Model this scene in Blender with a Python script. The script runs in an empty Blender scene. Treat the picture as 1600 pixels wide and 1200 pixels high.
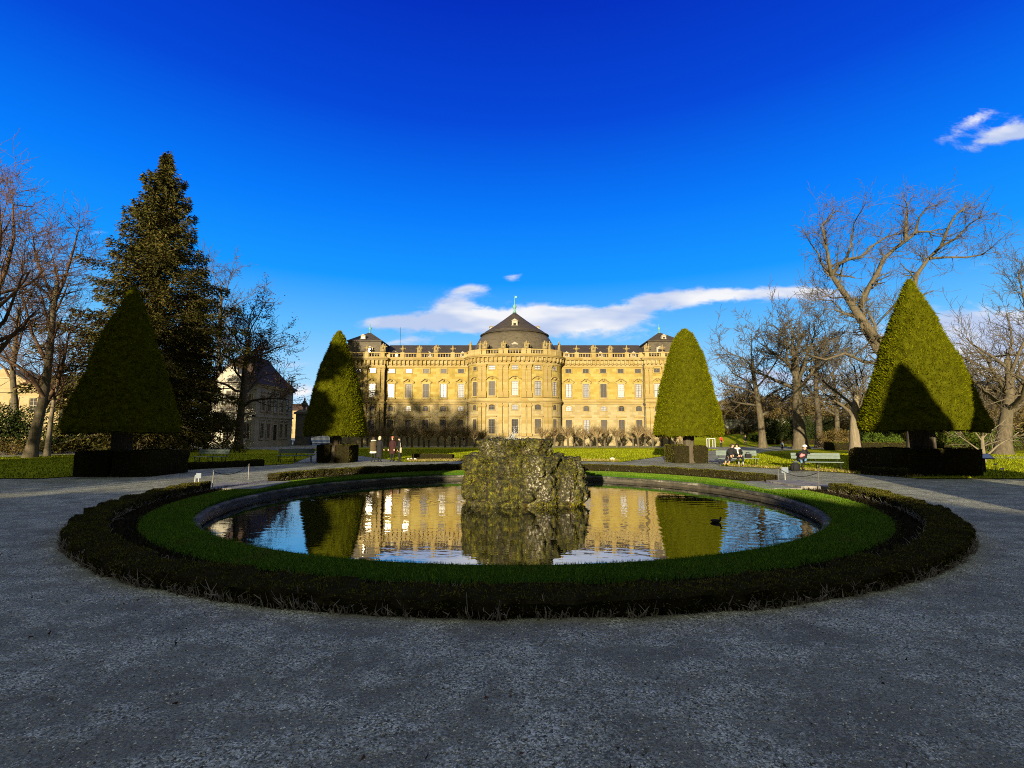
import bpy, math, random
import numpy as np
from mathutils import Vector, Matrix, noise as mnoise

R = math.radians
C = bpy.context.scene.collection
SC = bpy.context.scene

# ------------------------------------------------------------------ camera
F_PX, HOR, CAM_H = 760.0, 678.0, 1.9          # focal length and horizon in photo pixels (1600 wide)
PITCH = math.atan((HOR - 600) / F_PX)
cam = bpy.data.cameras.new('camera'); cam_o = bpy.data.objects.new('camera', cam); C.objects.link(cam_o)
cam.sensor_width = 36; cam.lens = 36 * F_PX / 1600
cam_o.location = (0, 0, CAM_H); cam_o.rotation_euler = (R(90) + PITCH, 0, 0)
cam.clip_start = 0.1; cam.clip_end = 6000
SC.camera = cam_o

# ------------------------------------------------------------------ light
SUN_AZ = math.atan2(-0.28, -1.0)              # direction to the sun: behind the camera, a little left
SUN_EL = R(9.0)
to_sun = Vector((math.sin(SUN_AZ) * math.cos(SUN_EL), math.cos(SUN_AZ) * math.cos(SUN_EL), math.sin(SUN_EL)))
sl = bpy.data.lights.new('sun', 'SUN'); so = bpy.data.objects.new('sun', sl); C.objects.link(so)
sl.energy = 5.0; sl.angle = R(0.5); sl.color = (1.0, 0.86, 0.60)
so.rotation_euler = to_sun.to_track_quat('Z', 'Y').to_euler(); so.location = (0, -30, 40)
SC.view_settings.view_transform = 'Standard'; SC.view_settings.look = 'None'
SC.view_settings.exposure = 1.0; SC.view_settings.gamma = 1.0
SC.cycles.use_denoising = False; SC.cycles.filter_width = 1.0
SC.cycles.max_bounces = 6; SC.cycles.diffuse_bounces = 3; SC.cycles.glossy_bounces = 3
SC.cycles.transparent_max_bounces = 8
SC.cycles.sample_clamp_indirect = 4.0

def ray(px, py):
    dx = (px - 800) / F_PX; dz = (600 - py) / F_PX
    return (dx, math.cos(PITCH) - dz * math.sin(PITCH), math.sin(PITCH) + dz * math.cos(PITCH))
def G(px, py, z=0.0):                          # ground point seen at a photo pixel
    d = ray(px, py); t = (z - CAM_H) / d[2]
    return Vector((d[0] * t, d[1] * t, z))
def W(px, py, Y):                              # point at distance Y seen at a photo pixel
    d = ray(px, py); t = Y / d[1]
    return Vector((d[0] * t, Y, CAM_H + d[2] * t))

# ------------------------------------------------------------------ node helpers
class NT:
    def __init__(s, tree): s.t = tree; s.n = tree.nodes; s.l = tree.links
    def put(s, sock, v):
        if isinstance(v, bpy.types.NodeSocket): s.l.new(v, sock)
        elif v is not None: sock.default_value = v
    def node(s, typ, ins=(), **kw):
        n = s.n.new(typ)
        for k, v in kw.items(): setattr(n, k, v)
        for k, v in (ins.items() if isinstance(ins, dict) else enumerate(ins)):
            s.put(n.inputs[k], v)
        return n
    def m(s, op, a, b=None, c=None, clamp=False):
        n = s.n.new('ShaderNodeMath'); n.operation = op; n.use_clamp = clamp
        for i, v in enumerate((a, b, c)): s.put(n.inputs[i], v)
        return n.outputs[0]
    def ramp(s, fac, stops, interp='LINEAR'):
        n = s.n.new('ShaderNodeValToRGB'); n.color_ramp.interpolation = interp
        e = n.color_ramp.elements
        while len(e) < len(stops): e.new(0.5)
        for i, (p, c) in enumerate(stops):
            e[i].position = p; e[i].color = (c[0], c[1], c[2], 1) if isinstance(c, (tuple, list)) else (c, c, c, 1)
        s.put(n.inputs[0], fac); return n.outputs[0]
    def mix(s, fac, a, b, mode='MIX'):
        n = s.n.new('ShaderNodeMix'); n.data_type = 'RGBA'; n.blend_type = mode
        def col(v): return (v[0], v[1], v[2], 1) if isinstance(v, (tuple, list)) else v
        s.put(n.inputs[0], fac); s.put(n.inputs[6], col(a)); s.put(n.inputs[7], col(b))
        return n.outputs[2]
    def noise(s, vec, scale, detail=4, rough=0.6, dist=0.0):
        n = s.node('ShaderNodeTexNoise', {'Scale': scale, 'Detail': detail, 'Roughness': rough, 'Distortion': dist})
        if vec is not None: s.l.new(vec, n.inputs['Vector'])
        return n.outputs['Fac']
    def vor(s, vec, scale, feature='F1', out='Distance'):
        n = s.node('ShaderNodeTexVoronoi', {'Scale': scale}, feature=feature)
        if vec is not None: s.l.new(vec, n.inputs['Vector'])
        return n.outputs[out]
    def mapping(s, vec, scale=(1, 1, 1), loc=(0, 0, 0)):
        n = s.node('ShaderNodeMapping', {'Scale': scale, 'Location': loc}); s.l.new(vec, n.inputs['Vector']); return n.outputs[0]

# ------------------------------------------------------------------ sky
wd = bpy.data.worlds.new('World'); SC.world = wd; wd.use_nodes = True
w = NT(wd.node_tree); w.n.clear()
sky = w.node('ShaderNodeTexSky', sky_type='NISHITA', sun_disc=False)
sky.sun_elevation = SUN_EL; sky.sun_rotation = SUN_AZ % (2 * math.pi)
sky.altitude = 200; sky.air_density = 1.0; sky.dust_density = 0.3; sky.ozone_density = 2.5
tc = w.node('ShaderNodeTexCoord').outputs['Generated']
sp = w.node('ShaderNodeSeparateXYZ', [tc]).outputs
yy = w.m('MAXIMUM', sp[1], 0.06)
cu = w.m('DIVIDE', sp[0], yy); cv = w.m('DIVIDE', sp[2], yy)
front = w.m('GREATER_THAN', sp[1], 0.06)
# in front, away from the sun, the deep polarised blue of the photograph; out of view an added fill glow, strongest overhead, lights the shaded ground
el = w.m('MAXIMUM', sp[2], 0.0)
deep = w.ramp(el, [(0.0, (5.6, 7.2, 8.6)), (0.10, (3.2, 6.0, 8.6)), (0.20, (1.1, 4.4, 8.6)), (0.30, (0.05, 2.7, 8.6)), (0.42, (0.0, 1.65, 8.2)), (0.56, (0.0, 0.55, 5.9)), (0.70, (0.0, 0.22, 4.3)), (1.0, (0.05, 0.25, 3.0))])
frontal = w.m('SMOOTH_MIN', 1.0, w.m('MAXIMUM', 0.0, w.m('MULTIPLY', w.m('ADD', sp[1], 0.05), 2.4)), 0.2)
fill_glow = w.ramp(el, [(0.0, (1.4, 1.0, 0.7)), (0.10, (0.6, 0.5, 0.4)), (0.40, (0.5, 0.5, 0.45)), (0.62, (1.6, 1.65, 1.5)), (0.85, (4.6, 4.9, 4.3)), (1.0, (6.4, 6.9, 6.0))])
fill_glow = w.mix(0.12, fill_glow, sky.outputs[0])
base = w.mix(frontal, fill_glow, w.mix(0.025, deep, sky.outputs[0]))
def blob(px, py, rx, ry, amp):
    d = ray(px, py); u0 = d[0] / d[1]; v0 = d[2] / d[1]
    a = w.m('POWER', w.m('MULTIPLY', w.m('SUBTRACT', cu, u0), F_PX / rx), 2.0)
    b = w.m('POWER', w.m('MULTIPLY', w.m('SUBTRACT', cv, v0), F_PX / ry), 2.0)
    return w.m('MULTIPLY', w.m('EXPONENT', w.m('MULTIPLY', w.m('ADD', a, b), -1.0)), amp)
blobs = [(590, 505, 40, 11, .6), (640, 503, 55, 15, .9), (710, 476, 34, 18, .75), (735, 452, 34, 10, .70), (720, 505, 80, 22, .85), (803, 434, 22, 8, .66), (790, 503, 80, 24, .85), (860, 498, 70, 23, .85), (930, 503, 90, 22, .8),
         (960, 490, 70, 14, .6), (1030, 472, 60, 14, .8), (1110, 462, 90, 13, .95), (1210, 457, 90, 11, .85), (1290, 462, 60, 12, .5), (1000, 530, 120, 14, .35), (1530, 515, 130, 45, .85), (1590, 570, 130, 60, .9), (1180, 590, 60, 20, .55), (1120, 640, 60, 30, .6),
         (1400, 545, 170, 45, .55), (1250, 600, 140, 25, .5), (1478, 217, 22, 12, .6), (1497, 201, 26, 13, .65), (1520, 185, 28, 12, .65), (1545, 172, 24, 9, .55), (1515, 232, 26, 9, .6), (1540, 219, 32, 12, .75), (1568, 206, 34, 14, .8), (1596, 200, 34, 20, .85), (600, 540, 60, 9, .42), (455, 570, 60, 9, .5),
         (472, 612, 36, 14, .7), (150, 365, 60, 14, .4), (60, 520, 110, 60, .42), (640, 532, 40, 8, .45), (1480, 400, 120, 40, .3), (560, 560, 60, 10, .35)]
acc = None
for b in blobs:
    o = blob(*b); acc = o if acc is None else w.m('ADD', acc, o)
vec = w.node('ShaderNodeCombineXYZ', [cu, cv, 0.3]).outputs[0]
n1 = w.noise(w.mapping(vec, (9, 22, 1)), 1.0, 7, 0.62, 0.5)
n2 = w.noise(w.mapping(vec, (30, 60, 1), (3, 1, 0)), 1.0, 5, 0.65)
dens = w.m('ADD', acc, w.m('ADD', w.m('MULTIPLY', w.m('SUBTRACT', n1, 0.5), 1.9), w.m('MULTIPLY', w.m('SUBTRACT', n2, 0.5), 0.7)))
cl = w.node('ShaderNodeMapRange', {'Value': dens, 'From Min': 0.30, 'From Max': 0.95}, interpolation_type='SMOOTHSTEP').outputs[0]
cl = w.m('MULTIPLY', w.m('MULTIPLY', cl, w.m('MULTIPLY', acc, 1.5, None, True)), front)
cl = w.m('MULTIPLY', cl, 0.95, None, True)
shade = w.ramp(w.noise(w.mapping(vec, (5, 18, 1), (0, .35, 0)), 1.0, 3, 0.5), [(0.40, (4.4, 5.2, 7.2)), (0.60, (8.1, 8.0, 8.0))])
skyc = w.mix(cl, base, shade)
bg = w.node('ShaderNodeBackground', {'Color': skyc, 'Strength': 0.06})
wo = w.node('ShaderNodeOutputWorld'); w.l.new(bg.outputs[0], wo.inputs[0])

# ------------------------------------------------------------------ object helpers
def tag(o, label=None, cat=None, group=None, kind=None):
    if label: o['label'] = label
    if cat: o['category'] = cat
    if group: o['group'] = group
    if kind: o['kind'] = kind
    return o
def empty(name, loc=(0, 0, 0), rz=0.0, label=None, cat=None, group=None):
    o = bpy.data.objects.new(name, None); C.objects.link(o); o.location = loc; o.rotation_euler = (0, 0, rz)
    o.empty_display_size = 0.2
    return tag(o, label, cat, group)
def link(name, me, parent=None, loc=(0, 0, 0), rz=0.0):
    o = bpy.data.objects.new(name, me); C.objects.link(o); o.location = loc; o.rotation_euler = (0, 0, rz)
    if parent: o.parent = parent
    return o
def copy_tree(o, parent=None):
    c = o.copy(); C.objects.link(c)
    if parent: c.parent = parent
    for ch in list(o.children): copy_tree(ch, c)
    return c

class MB:
    """collects shapes for ONE mesh"""
    def __init__(s): s.v = []; s.f = []; s.mi = []; s.cur = 0; s.sm = []; s.smooth = False
    def add(s, vs, fs):
        o = len(s.v); s.v.extend([tuple(p) for p in vs])
        for f in fs:
            s.f.append(tuple(i + o for i in f)); s.mi.append(s.cur); s.sm.append(s.smooth)
    def box(s, x0, x1, y0, y1, z0, z1, M=None, bev=0.0):
        vs = [(x0, y0, z0), (x1, y0, z0), (x1, y1, z0), (x0, y1, z0), (x0, y0, z1), (x1, y0, z1), (x1, y1, z1), (x0, y1, z1)]
        if M is not None: vs = [M @ Vector(p) for p in vs]
        s.add(vs, [(0, 3, 2, 1), (4, 5, 6, 7), (0, 1, 5, 4), (1, 2, 6, 5), (2, 3, 7, 6), (3, 0, 4, 7)])
    def tube(s, pts, radii, n=6, cap=True):
        pts = [Vector(p) for p in pts]
        if not hasattr(radii, '__len__'): radii = [radii] * len(pts)
        rings = []; ref = None
        for i, p in enumerate(pts):
            d = (pts[min(i + 1, len(pts) - 1)] - pts[max(i - 1, 0)])
            if d.length < 1e-9: d = Vector((0, 0, 1))
            d.normalize()
            if ref is None:
                ref = Vector((1, 0, 0)) if abs(d.x) < 0.8 else Vector((0, 1, 0))
            a = (ref - d * ref.dot(d))
            if a.length < 1e-5: a = d.orthogonal()
            a.normalize(); ref = a; b = d.cross(a)
            rings.append([p + (a * math.cos(t) + b * math.sin(t)) * radii[i] for t in [2 * math.pi * k / n for k in range(n)]])
        vs = [q for r in rings for q in r]; fs = []
        for i in range(len(rings) - 1):
            for k in range(n):
                k2 = (k + 1) % n
                fs.append((i * n + k, i * n + k2, (i + 1) * n + k2, (i + 1) * n + k))
        if cap:
            fs.append(tuple(range(n - 1, -1, -1))); fs.append(tuple((len(rings) - 1) * n + k for k in range(n)))
        s.add(vs, fs)
    def lathe(s, prof, n=12, M=None, cx=0, cy=0, sx=1, sy=1):
        vs = []
        for r, z in prof:
            for k in range(n):
                t = 2 * math.pi * k / n
                p = Vector((cx + r * math.cos(t) * sx, cy + r * math.sin(t) * sy, z)); vs.append(M @ p if M is not None else p)
        fs = []
        for i in range(len(prof) - 1):
            for k in range(n):
                k2 = (k + 1) % n
                fs.append((i * n + k, i * n + k2, (i + 1) * n + k2, (i + 1) * n + k))
        fs.append(tuple(range(n - 1, -1, -1))); fs.append(tuple((len(prof) - 1) * n + k for k in range(n)))
        s.add(vs, fs)
    def prism(s, poly, z0, z1):
        n = len(poly)
        s.add([(x, y, z0) for x, y in poly] + [(x, y, z1) for x, y in poly],
              [tuple(range(n - 1, -1, -1)), tuple(range(n, 2 * n))] + [(i, (i + 1) % n, n + (i + 1) % n, n + i) for i in range(n)])
    def prism_y(s, poly, y0, y1, M=None):          # polygon in the XZ plane, front face at y0
        n = len(poly)
        vs = [Vector((x, y0, z)) for x, z in poly] + [Vector((x, y1, z)) for x, z in poly]
        if M is not None: vs = [M @ p for p in vs]
        s.add(vs, [tuple(range(n)), tuple(range(2 * n - 1, n - 1, -1))] + [(i, n + i, n + (i + 1) % n, (i + 1) % n) for i in range(n)])
    def mesh(s, name, mats):
        me = bpy.data.meshes.new(name); me.from_pydata(s.v, [], s.f)
        for m in (mats if isinstance(mats, (list, tuple)) else [mats]): me.materials.append(m)
        me.polygons.foreach_set('material_index', s.mi)
        me.polygons.foreach_set('use_smooth', s.sm)
        me.update(); return me
    def build(s, name, mats, parent=None, loc=(0, 0, 0), rz=0.0): return link(name, s.mesh(name, mats), parent, loc, rz)

def arr_mesh(name, V, F, mats, mi=None, smooth=False):
    """numpy arrays -> mesh; F is (n,3) or (n,4)"""
    me = bpy.data.meshes.new(name); V = np.asarray(V, np.float32); F = np.asarray(F, np.int32); k = F.shape[1]
    me.vertices.add(len(V)); me.vertices.foreach_set('co', V.ravel())
    me.loops.add(F.size); me.loops.foreach_set('vertex_index', F.ravel())
    me.polygons.add(len(F)); me.polygons.foreach_set('loop_start', np.arange(0, F.size, k, dtype=np.int32))
    for m in (mats if isinstance(mats, (list, tuple)) else [mats]): me.materials.append(m)
    if mi is not None: me.polygons.foreach_set('material_index', np.asarray(mi, np.int32))
    me.polygons.foreach_set('use_smooth', [smooth] * len(F))
    me.update(calc_edges=True); me.validate(); return me

def norm(a): return a / np.maximum(np.linalg.norm(a, axis=1, keepdims=True), 1e-9)
def tufts(P, N, rng, length, width, spread=0.6, up=0.2, sink=0.3):
    """one pointed leaf per point: returns V, F"""
    n = len(P)
    L = length * rng.uniform(0.6, 1.35, (n, 1)); Wd = width * rng.uniform(0.6, 1.3, (n, 1))
    D = norm(N + rng.normal(0, spread, (n, 3)) + np.array([0, 0, up]))
    S = norm(np.cross(D, rng.normal(0, 1, (n, 3))))
    B = P - N * (sink * L)
    V = np.empty((n * 3, 3)); V[0::3] = B - S * Wd / 2; V[1::3] = B + S * Wd / 2; V[2::3] = B + D * L
    return V, np.arange(n * 3).reshape(n, 3)
def join(parts):
    Vs, Fs, Ms, o = [], [], [], 0
    for V, F, m in parts:
        V = np.asarray(V, float); F = np.asarray(F, int)
        if F.shape[1] == 4: F = np.vstack([F[:, [0, 1, 2]], F[:, [0, 2, 3]]])
        Vs.append(V); Fs.append(F + o); Ms.append(np.full(len(F), m)); o += len(V)
    return np.vstack(Vs), np.vstack(Fs), np.concatenate(Ms)
def sample_quads(V, F, density, rng):
    """random points with normals on a quad mesh"""
    V = np.asarray(V, float); F = np.asarray(F, int)
    a, b, c, d = (V[F[:, i]] for i in range(4))
    n = np.cross(c - a, d - b); ar = np.linalg.norm(n, axis=1) / 2; n = norm(n)
    k = rng.poisson(ar * density); idx = np.repeat(np.arange(len(F)), k)
    u = rng.random((len(idx), 1)); v = rng.random((len(idx), 1))
    P = a[idx] * (1 - u) * (1 - v) + b[idx] * u * (1 - v) + c[idx] * u * v + d[idx] * (1 - u) * v
    return P, n[idx]
def grid_faces(nu, nv, wrap_u=False):
    F = []
    for j in range(nv - 1):
        for i in range(nu if wrap_u else nu - 1):
            i2 = (i + 1) % nu
            F.append((j * nu + i, j * nu + i2, (j + 1) * nu + i2, (j + 1) * nu + i))
    return np.array(F)

# ------------------------------------------------------------------ materials
def material(name):
    m = bpy.data.materials.new(name); m.use_nodes = True
    t = NT(m.node_tree); t.n.clear()
    out = t.node('ShaderNodeOutputMaterial'); b = t.node('ShaderNodeBsdfPrincipled')
    t.l.new(b.outputs[0], out.inputs[0]); t.out = out
    t.obj = t.node('ShaderNodeTexCoord').outputs['Object']
    t.geo = t.node('ShaderNodeNewGeometry')
    return m, t, b
def bump(t, b, h, strength=0.4, dist=0.05):
    n = t.node('ShaderNodeBump', {'Strength': strength, 'Distance': dist, 'Height': h}); t.l.new(n.outputs[0], b.inputs['Normal'])
def simple(name, col, rough=0.7, var=0.15, scale=6.0, metal=0.0, bumpk=0.0, spec=0.3):
    m, t, b = material(name)
    n = t.noise(t.obj, scale, 5)
    lo = tuple(c * (1 - var) for c in col); hi = tuple(min(1, c * (1 + var)) for c in col)
    t.put(b.inputs['Base Color'], t.ramp(n, [(0.3, lo), (0.7, hi)]))
    b.inputs['Roughness'].default_value = rough; b.inputs['Metallic'].default_value = metal
    b.inputs['Specular IOR Level'].default_value = spec
    if bumpk: bump(t, b, t.noise(t.obj, scale * 5, 6), bumpk, 0.02)
    return m
def leafy(name, stops, clump=(0.8, 0.35), rough=0.8, spec=0.0):
    """leaf colours: random per leaf, with clumps of lighter and darker growth"""
    m, t, b = material(name)
    r = t.geo.outputs['Random Per Island']; n = t.noise(t.obj, clump[0], 4)
    f = t.m('ADD', t.m('MULTIPLY', r, 0.6), t.m('MULTIPLY', t.m('SUBTRACT', n, 0.5), clump[1] * 3), None, True)
    t.put(b.inputs['Base Color'], t.ramp(f, stops))
    b.inputs['Roughness'].default_value = rough; b.inputs['Specular IOR Level'].default_value = spec
    return m

def m_gravel():
    m, t, b = material('gravel')
    p = t.obj
    big = t.noise(p, 0.42, 5, 0.7); mid = t.noise(t.mapping(p, (1.6, 2.4, 1)), 1.0, 6, 0.72); fine = t.noise(p, 60, 3, 0.8)
    sep = lambda sc, ch: t.node('ShaderNodeSeparateColor', [t.vor(p, sc, out='Color')]).outputs[ch]
    c1, c2 = sep(85, 0), sep(38, 1)
    worn = t.ramp(t.m('ADD', t.m('MULTIPLY', big, 0.45), t.m('MULTIPLY', mid, 0.55)), [(0.44, 0.0), (0.54, 1.0)])
    st = [(0.0, (0.03, 0.030, 0.022)), (0.35, (0.20, 0.20, 0.14)), (0.7, (0.50, 0.50, 0.36)), (0.9, (0.76, 0.75, 0.56)), (1.0, (0.95, 0.94, 0.78))]
    grit = t.mix(0.22, t.ramp(c1, st), t.ramp(c2, st))
    dirt = t.ramp(t.m('ADD', t.m('MULTIPLY', fine, 0.75), t.m('MULTIPLY', c1, 0.25)), [(0.3, (0.09, 0.088, 0.062)), (0.7, (0.34, 0.335, 0.24))])
    col = t.mix(worn, dirt, grit)
    col = t.mix(t.ramp(t.noise(p, 1.1, 6, 0.75), [(0.36, 0.65), (0.52, 0.0)]), col, (0.12, 0.115, 0.082), 'MIX')
    t.put(b.inputs['Base Color'], col); b.inputs['Roughness'].default_value = 0.85; b.inputs['Specular IOR Level'].default_value = 0.12
    h = t.m('ADD', t.m('MULTIPLY', t.m('ADD', c1, c2), t.m('ADD', t.m('MULTIPLY', worn, 0.8), 0.15)), t.m('ADD', t.m('MULTIPLY', fine, 0.6), t.m('MULTIPLY', mid, 5.0)))
    bump(t, b, h, 0.75, 0.007)
    return m
def m_lawn(name, lo, hi, dry):
    m, t, b = material(name)
    n = t.noise(t.obj, 0.5, 6, 0.7); f = t.noise(t.obj, 30, 4, 0.8)
    col = t.ramp(t.m('ADD', t.m('MULTIPLY', n, 0.5), t.m('MULTIPLY', f, 0.5)), [(0.3, lo), (0.65, hi), (0.85, dry)])
    t.put(b.inputs['Base Color'], col); b.inputs['Roughness'].default_value = 0.9; b.inputs['Specular IOR Level'].default_value = 0.0
    bump(t, b, t.noise(t.obj, 60, 4, 0.8), 1.0, 0.05)
    return m
def m_bark(name, lo, hi):
    m, t, b = material(name)
    v = t.mapping(t.obj, (6, 6, 1.2)); n = t.noise(v, 1.0, 6, 0.7); g = t.noise(t.obj, 0.7, 3)
    t.put(b.inputs['Base Color'], t.mix(t.m('MULTIPLY', g, 0.5), t.ramp(n, [(0.3, lo), (0.7, hi)]), (0.10, 0.10, 0.05)))
    b.inputs['Roughness'].default_value = 0.9; b.inputs['Specular IOR Level'].default_value = 0.1
    bump(t, b, n, 0.7, 0.06); return m
def m_stone(name, cols, sx=0.9, sz=0.42, stain=(0.16, 0.14, 0.10), stain_k=0.5, rough=0.85):
    """ashlar: block to block colour, fine joints, grey weathering"""
    cols = [tuple(c * 0.53 for c in k) for k in cols]; stain = tuple(c * 0.53 for c in stain)
    m, t, b = material(name)
    s3 = t.node('ShaderNodeSeparateXYZ', [t.obj]).outputs
    v = t.node('ShaderNodeCombineXYZ', [t.m('ADD', s3[0], s3[1]), s3[2], 0.0]).outputs[0]
    br = t.node('ShaderNodeTexBrick', {'Vector': v, 'Color1': (0, 0, 0, 1), 'Color2': (1, 1, 1, 1), 'Mortar': (0.5, 0.5, 0.5, 1), 'Scale': 1.0,
                'Mortar Size': 0.012, 'Brick Width': sx, 'Row Height': sz, 'Bias': 0.0})
    n = t.noise(t.obj, 0.35, 5, 0.65); f = t.noise(t.obj, 9, 5, 0.7)
    fac = t.m('ADD', t.m('MULTIPLY', t.node('ShaderNodeSeparateColor', [br.outputs[0]]).outputs[0], 0.62), t.m('MULTIPLY', t.m('ADD', n, t.m('MULTIPLY', f, 0.4)), 0.38), None, True)
    col = t.ramp(fac, [(0.1, cols[0]), (0.45, cols[1]), (0.85, cols[2])])
    col = t.mix(t.m('MULTIPLY', br.outputs['Fac'], 0.35), col, (0.14, 0.11, 0.06))
    st = t.ramp(t.noise(t.mapping(t.obj, (0.7, 0.7, 0.22)), 1.0, 6, 0.7), [(0.52, 0.0), (0.78, 1.0)])
    col = t.mix(t.m('MULTIPLY', st, stain_k), col, stain)
    t.put(b.inputs['Base Color'], col); b.inputs['Roughness'].default_value = rough; b.inputs['Specular IOR Level'].default_value = 0.2
    bump(t, b, f, 0.25, 0.03); return m

M = {}
M['gravel'] = m_gravel()
M['lawn'] = m_lawn('lawn grass', (0.20, 0.23, 0.010), (0.42, 0.42, 0.020), (0.50, 0.44, 0.06))
M['grass_dark'] = m_lawn('ring grass soil', (0.03, 0.075, 0.008), (0.06, 0.14, 0.015), (0.10, 0.14, 0.03))
M['blade'] = leafy('grass blades', [(0.0, (0.065, 0.125, 0.010)), (0.6, (0.14, 0.24, 0.018)), (0.95, (0.28, 0.31, 0.05))], (1.5, 0.3))
M['dry'] = leafy('dry border grass', [(0.0, (0.16, 0.12, 0.04)), (0.6, (0.34, 0.26, 0.10)), (1.0, (0.20, 0.22, 0.05))], (1.0, 0.3))
M['soil'] = simple('dark soil', (0.020, 0.016, 0.010), 0.95, 0.5, 9, bumpk=1.0, spec=0.0)
M['dead'] = leafy('dead bedding stems', [(0.0, (0.012, 0.010, 0.005)), (0.8, (0.040, 0.032, 0.016)), (1.0, (0.16, 0.13, 0.08))], (2, 0.2))
M['yew'] = leafy('yew leaves', [(0.0, (0.050, 0.060, 0.002)), (0.5, (0.145, 0.15, 0.003)), (1.0, (0.30, 0.28, 0.012))], (0.5, 0.22))
def patches(m, col, k=0.6, scale=0.9, lo=0.60, hi=0.70):
    t = NT(m.node_tree); b = next(n for n in t.n if n.type == 'BSDF_PRINCIPLED'); src = b.inputs['Base Color'].links[0].from_socket
    o = t.node('ShaderNodeTexCoord').outputs['Object']; f = t.m('MULTIPLY', t.ramp(t.noise(o, scale, 5, 0.65), [(lo, 0.0), (hi, 1.0)]), k)
    t.put(b.inputs['Base Color'], t.mix(f, src, col)); return m
patches(M['yew'], (0.085, 0.062, 0.012), 0.65)
patches(M['blade'], (0.17, 0.14, 0.045), 0.55, 1.1, 0.52, 0.68)
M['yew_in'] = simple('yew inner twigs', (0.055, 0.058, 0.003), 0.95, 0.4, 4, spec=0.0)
M['box'] = leafy('box leaves', [(0.0, (0.040, 0.045, 0.006)), (0.55, (0.13, 0.12, 0.018)), (1.0, (0.32, 0.23, 0.08))], (1.2, 0.3))
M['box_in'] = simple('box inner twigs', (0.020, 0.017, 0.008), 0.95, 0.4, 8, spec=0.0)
patches(M['box'], (0.11, 0.07, 0.025), 0.6, 1.7, 0.54, 0.68)
M['twig'] = simple('box twigs', (0.22, 0.185, 0.14), 0.9, 0.4, 20)
M['bark'] = m_bark('grey brown bark', (0.050, 0.040, 0.029), (0.18, 0.138, 0.094))
M['bark_dk'] = m_bark('dark bark', (0.045, 0.035, 0.028), (0.12, 0.09, 0.07))
M['bark_pl'] = m_bark('pale plane bark', (0.14, 0.11, 0.075), (0.31, 0.25, 0.175))
M['twig_red'] = m_bark('reddish twigs', (0.08, 0.036, 0.022), (0.17, 0.085, 0.055))
M['brownleaf'] = leafy('withered brown leaves', [(0.0, (0.05, 0.025, 0.015)), (1.0, (0.16, 0.08, 0.045))], (0.5, 0.3))
M['spruce'] = leafy('spruce needles', [(0.0, (0.030, 0.034, 0.010)), (0.5, (0.10, 0.085, 0.022)), (1.0, (0.30, 0.18, 0.055))], (0.35, 0.3))
M['shrub'] = leafy('evergreen shrub leaves', [(0.0, (0.016, 0.024, 0.008)), (0.6, (0.04, 0.055, 0.015)), (1.0, (0.10, 0.10, 0.03))], (0.6, 0.3))
M['bushlit'] = leafy('bright laurel leaves', [(0.0, (0.04, 0.07, 0.010)), (0.6, (0.10, 0.14, 0.02)), (1.0, (0.20, 0.22, 0.05))], (0.8, 0.3))
M['ochre'] = leafy('ochre winter growth', [(0.0, (0.06, 0.045, 0.015)), (0.6, (0.19, 0.135, 0.045)), (1.0, (0.32, 0.22, 0.08))], (0.4, 0.3))
M['sand'] = m_stone('yellow sandstone', [(0.43, 0.29, 0.060), (0.58, 0.42, 0.095), (0.68, 0.54, 0.17)], stain_k=0.34)
M['sand_lo'] = m_stone('pale yellow sandstone', [(0.44, 0.33, 0.15), (0.57, 0.45, 0.22), (0.66, 0.55, 0.30)], stain_k=0.35)
M['trim'] = m_stone('dressed sandstone', [(0.46, 0.32, 0.10), (0.60, 0.44, 0.16), (0.68, 0.53, 0.24)], 1.4, 0.5, stain_k=0.25)
M['statue'] = simple('weathered statue stone', (0.25, 0.19, 0.085), 0.9, 0.35, 3, bumpk=0.5)
M['slate'] = m_stone('slate roof', [(0.045, 0.038, 0.032), (0.075, 0.062, 0.05), (0.10, 0.085, 0.065)], 0.35, 0.16, (0.16, 0.12, 0.07), 0.45, 0.6)
M['slate_lt'] = m_stone('weathered slate', [(0.10, 0.085, 0.06), (0.15, 0.125, 0.085), (0.20, 0.165, 0.11)], 0.4, 0.2, (0.06, 0.05, 0.04), 0.5, 0.6)
M['copper'] = simple('green copper', (0.14, 0.32, 0.27), 0.6, 0.25, 4)
M['pipe'] = simple('dark drainpipe', (0.05, 0.045, 0.04), 0.5, 0.2, 4)
M['frame_dk'] = simple('dark window bars', (0.08, 0.075, 0.07), 0.5, 0.2, 4)
M['frame_lt'] = simple('painted window frame', (0.34, 0.30, 0.23), 0.6, 0.15, 4)
def m_glass(name, lo, hi, metal, rough=0.08):
    m, t, b = material(name)
    oi = t.node('ShaderNodeObjectInfo').outputs['Random']; n = t.noise(t.obj, 1.4, 3)
    t.put(b.inputs['Base Color'], t.ramp(t.m('ADD', t.m('MULTIPLY', oi, 0.6), t.m('MULTIPLY', n, 0.4)), [(0.2, lo), (0.8, hi)]))
    b.inputs['Metallic'].default_value = metal; b.inputs['Roughness'].default_value = rough
    bump(t, b, t.noise(t.obj, 2.0, 3), 0.12, 0.02)
    return m
M['pane'] = m_glass('window glass before curtains', (0.28, 0.28, 0.30), (0.62, 0.61, 0.60), 0.15, 0.12)
M['pane_dk'] = m_glass('dark window glass', (0.05, 0.045, 0.04), (0.16, 0.14, 0.12), 0.3)
M['white'] = simple('white paint', (0.42, 0.42, 0.40), 0.6, 0.06, 5)
M['bench'] = simple('grey green bench paint', (0.12, 0.155, 0.135), 0.55, 0.2, 8)
M['iron'] = simple('black iron', (0.02, 0.02, 0.02), 0.5, 0.3, 8)
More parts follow.
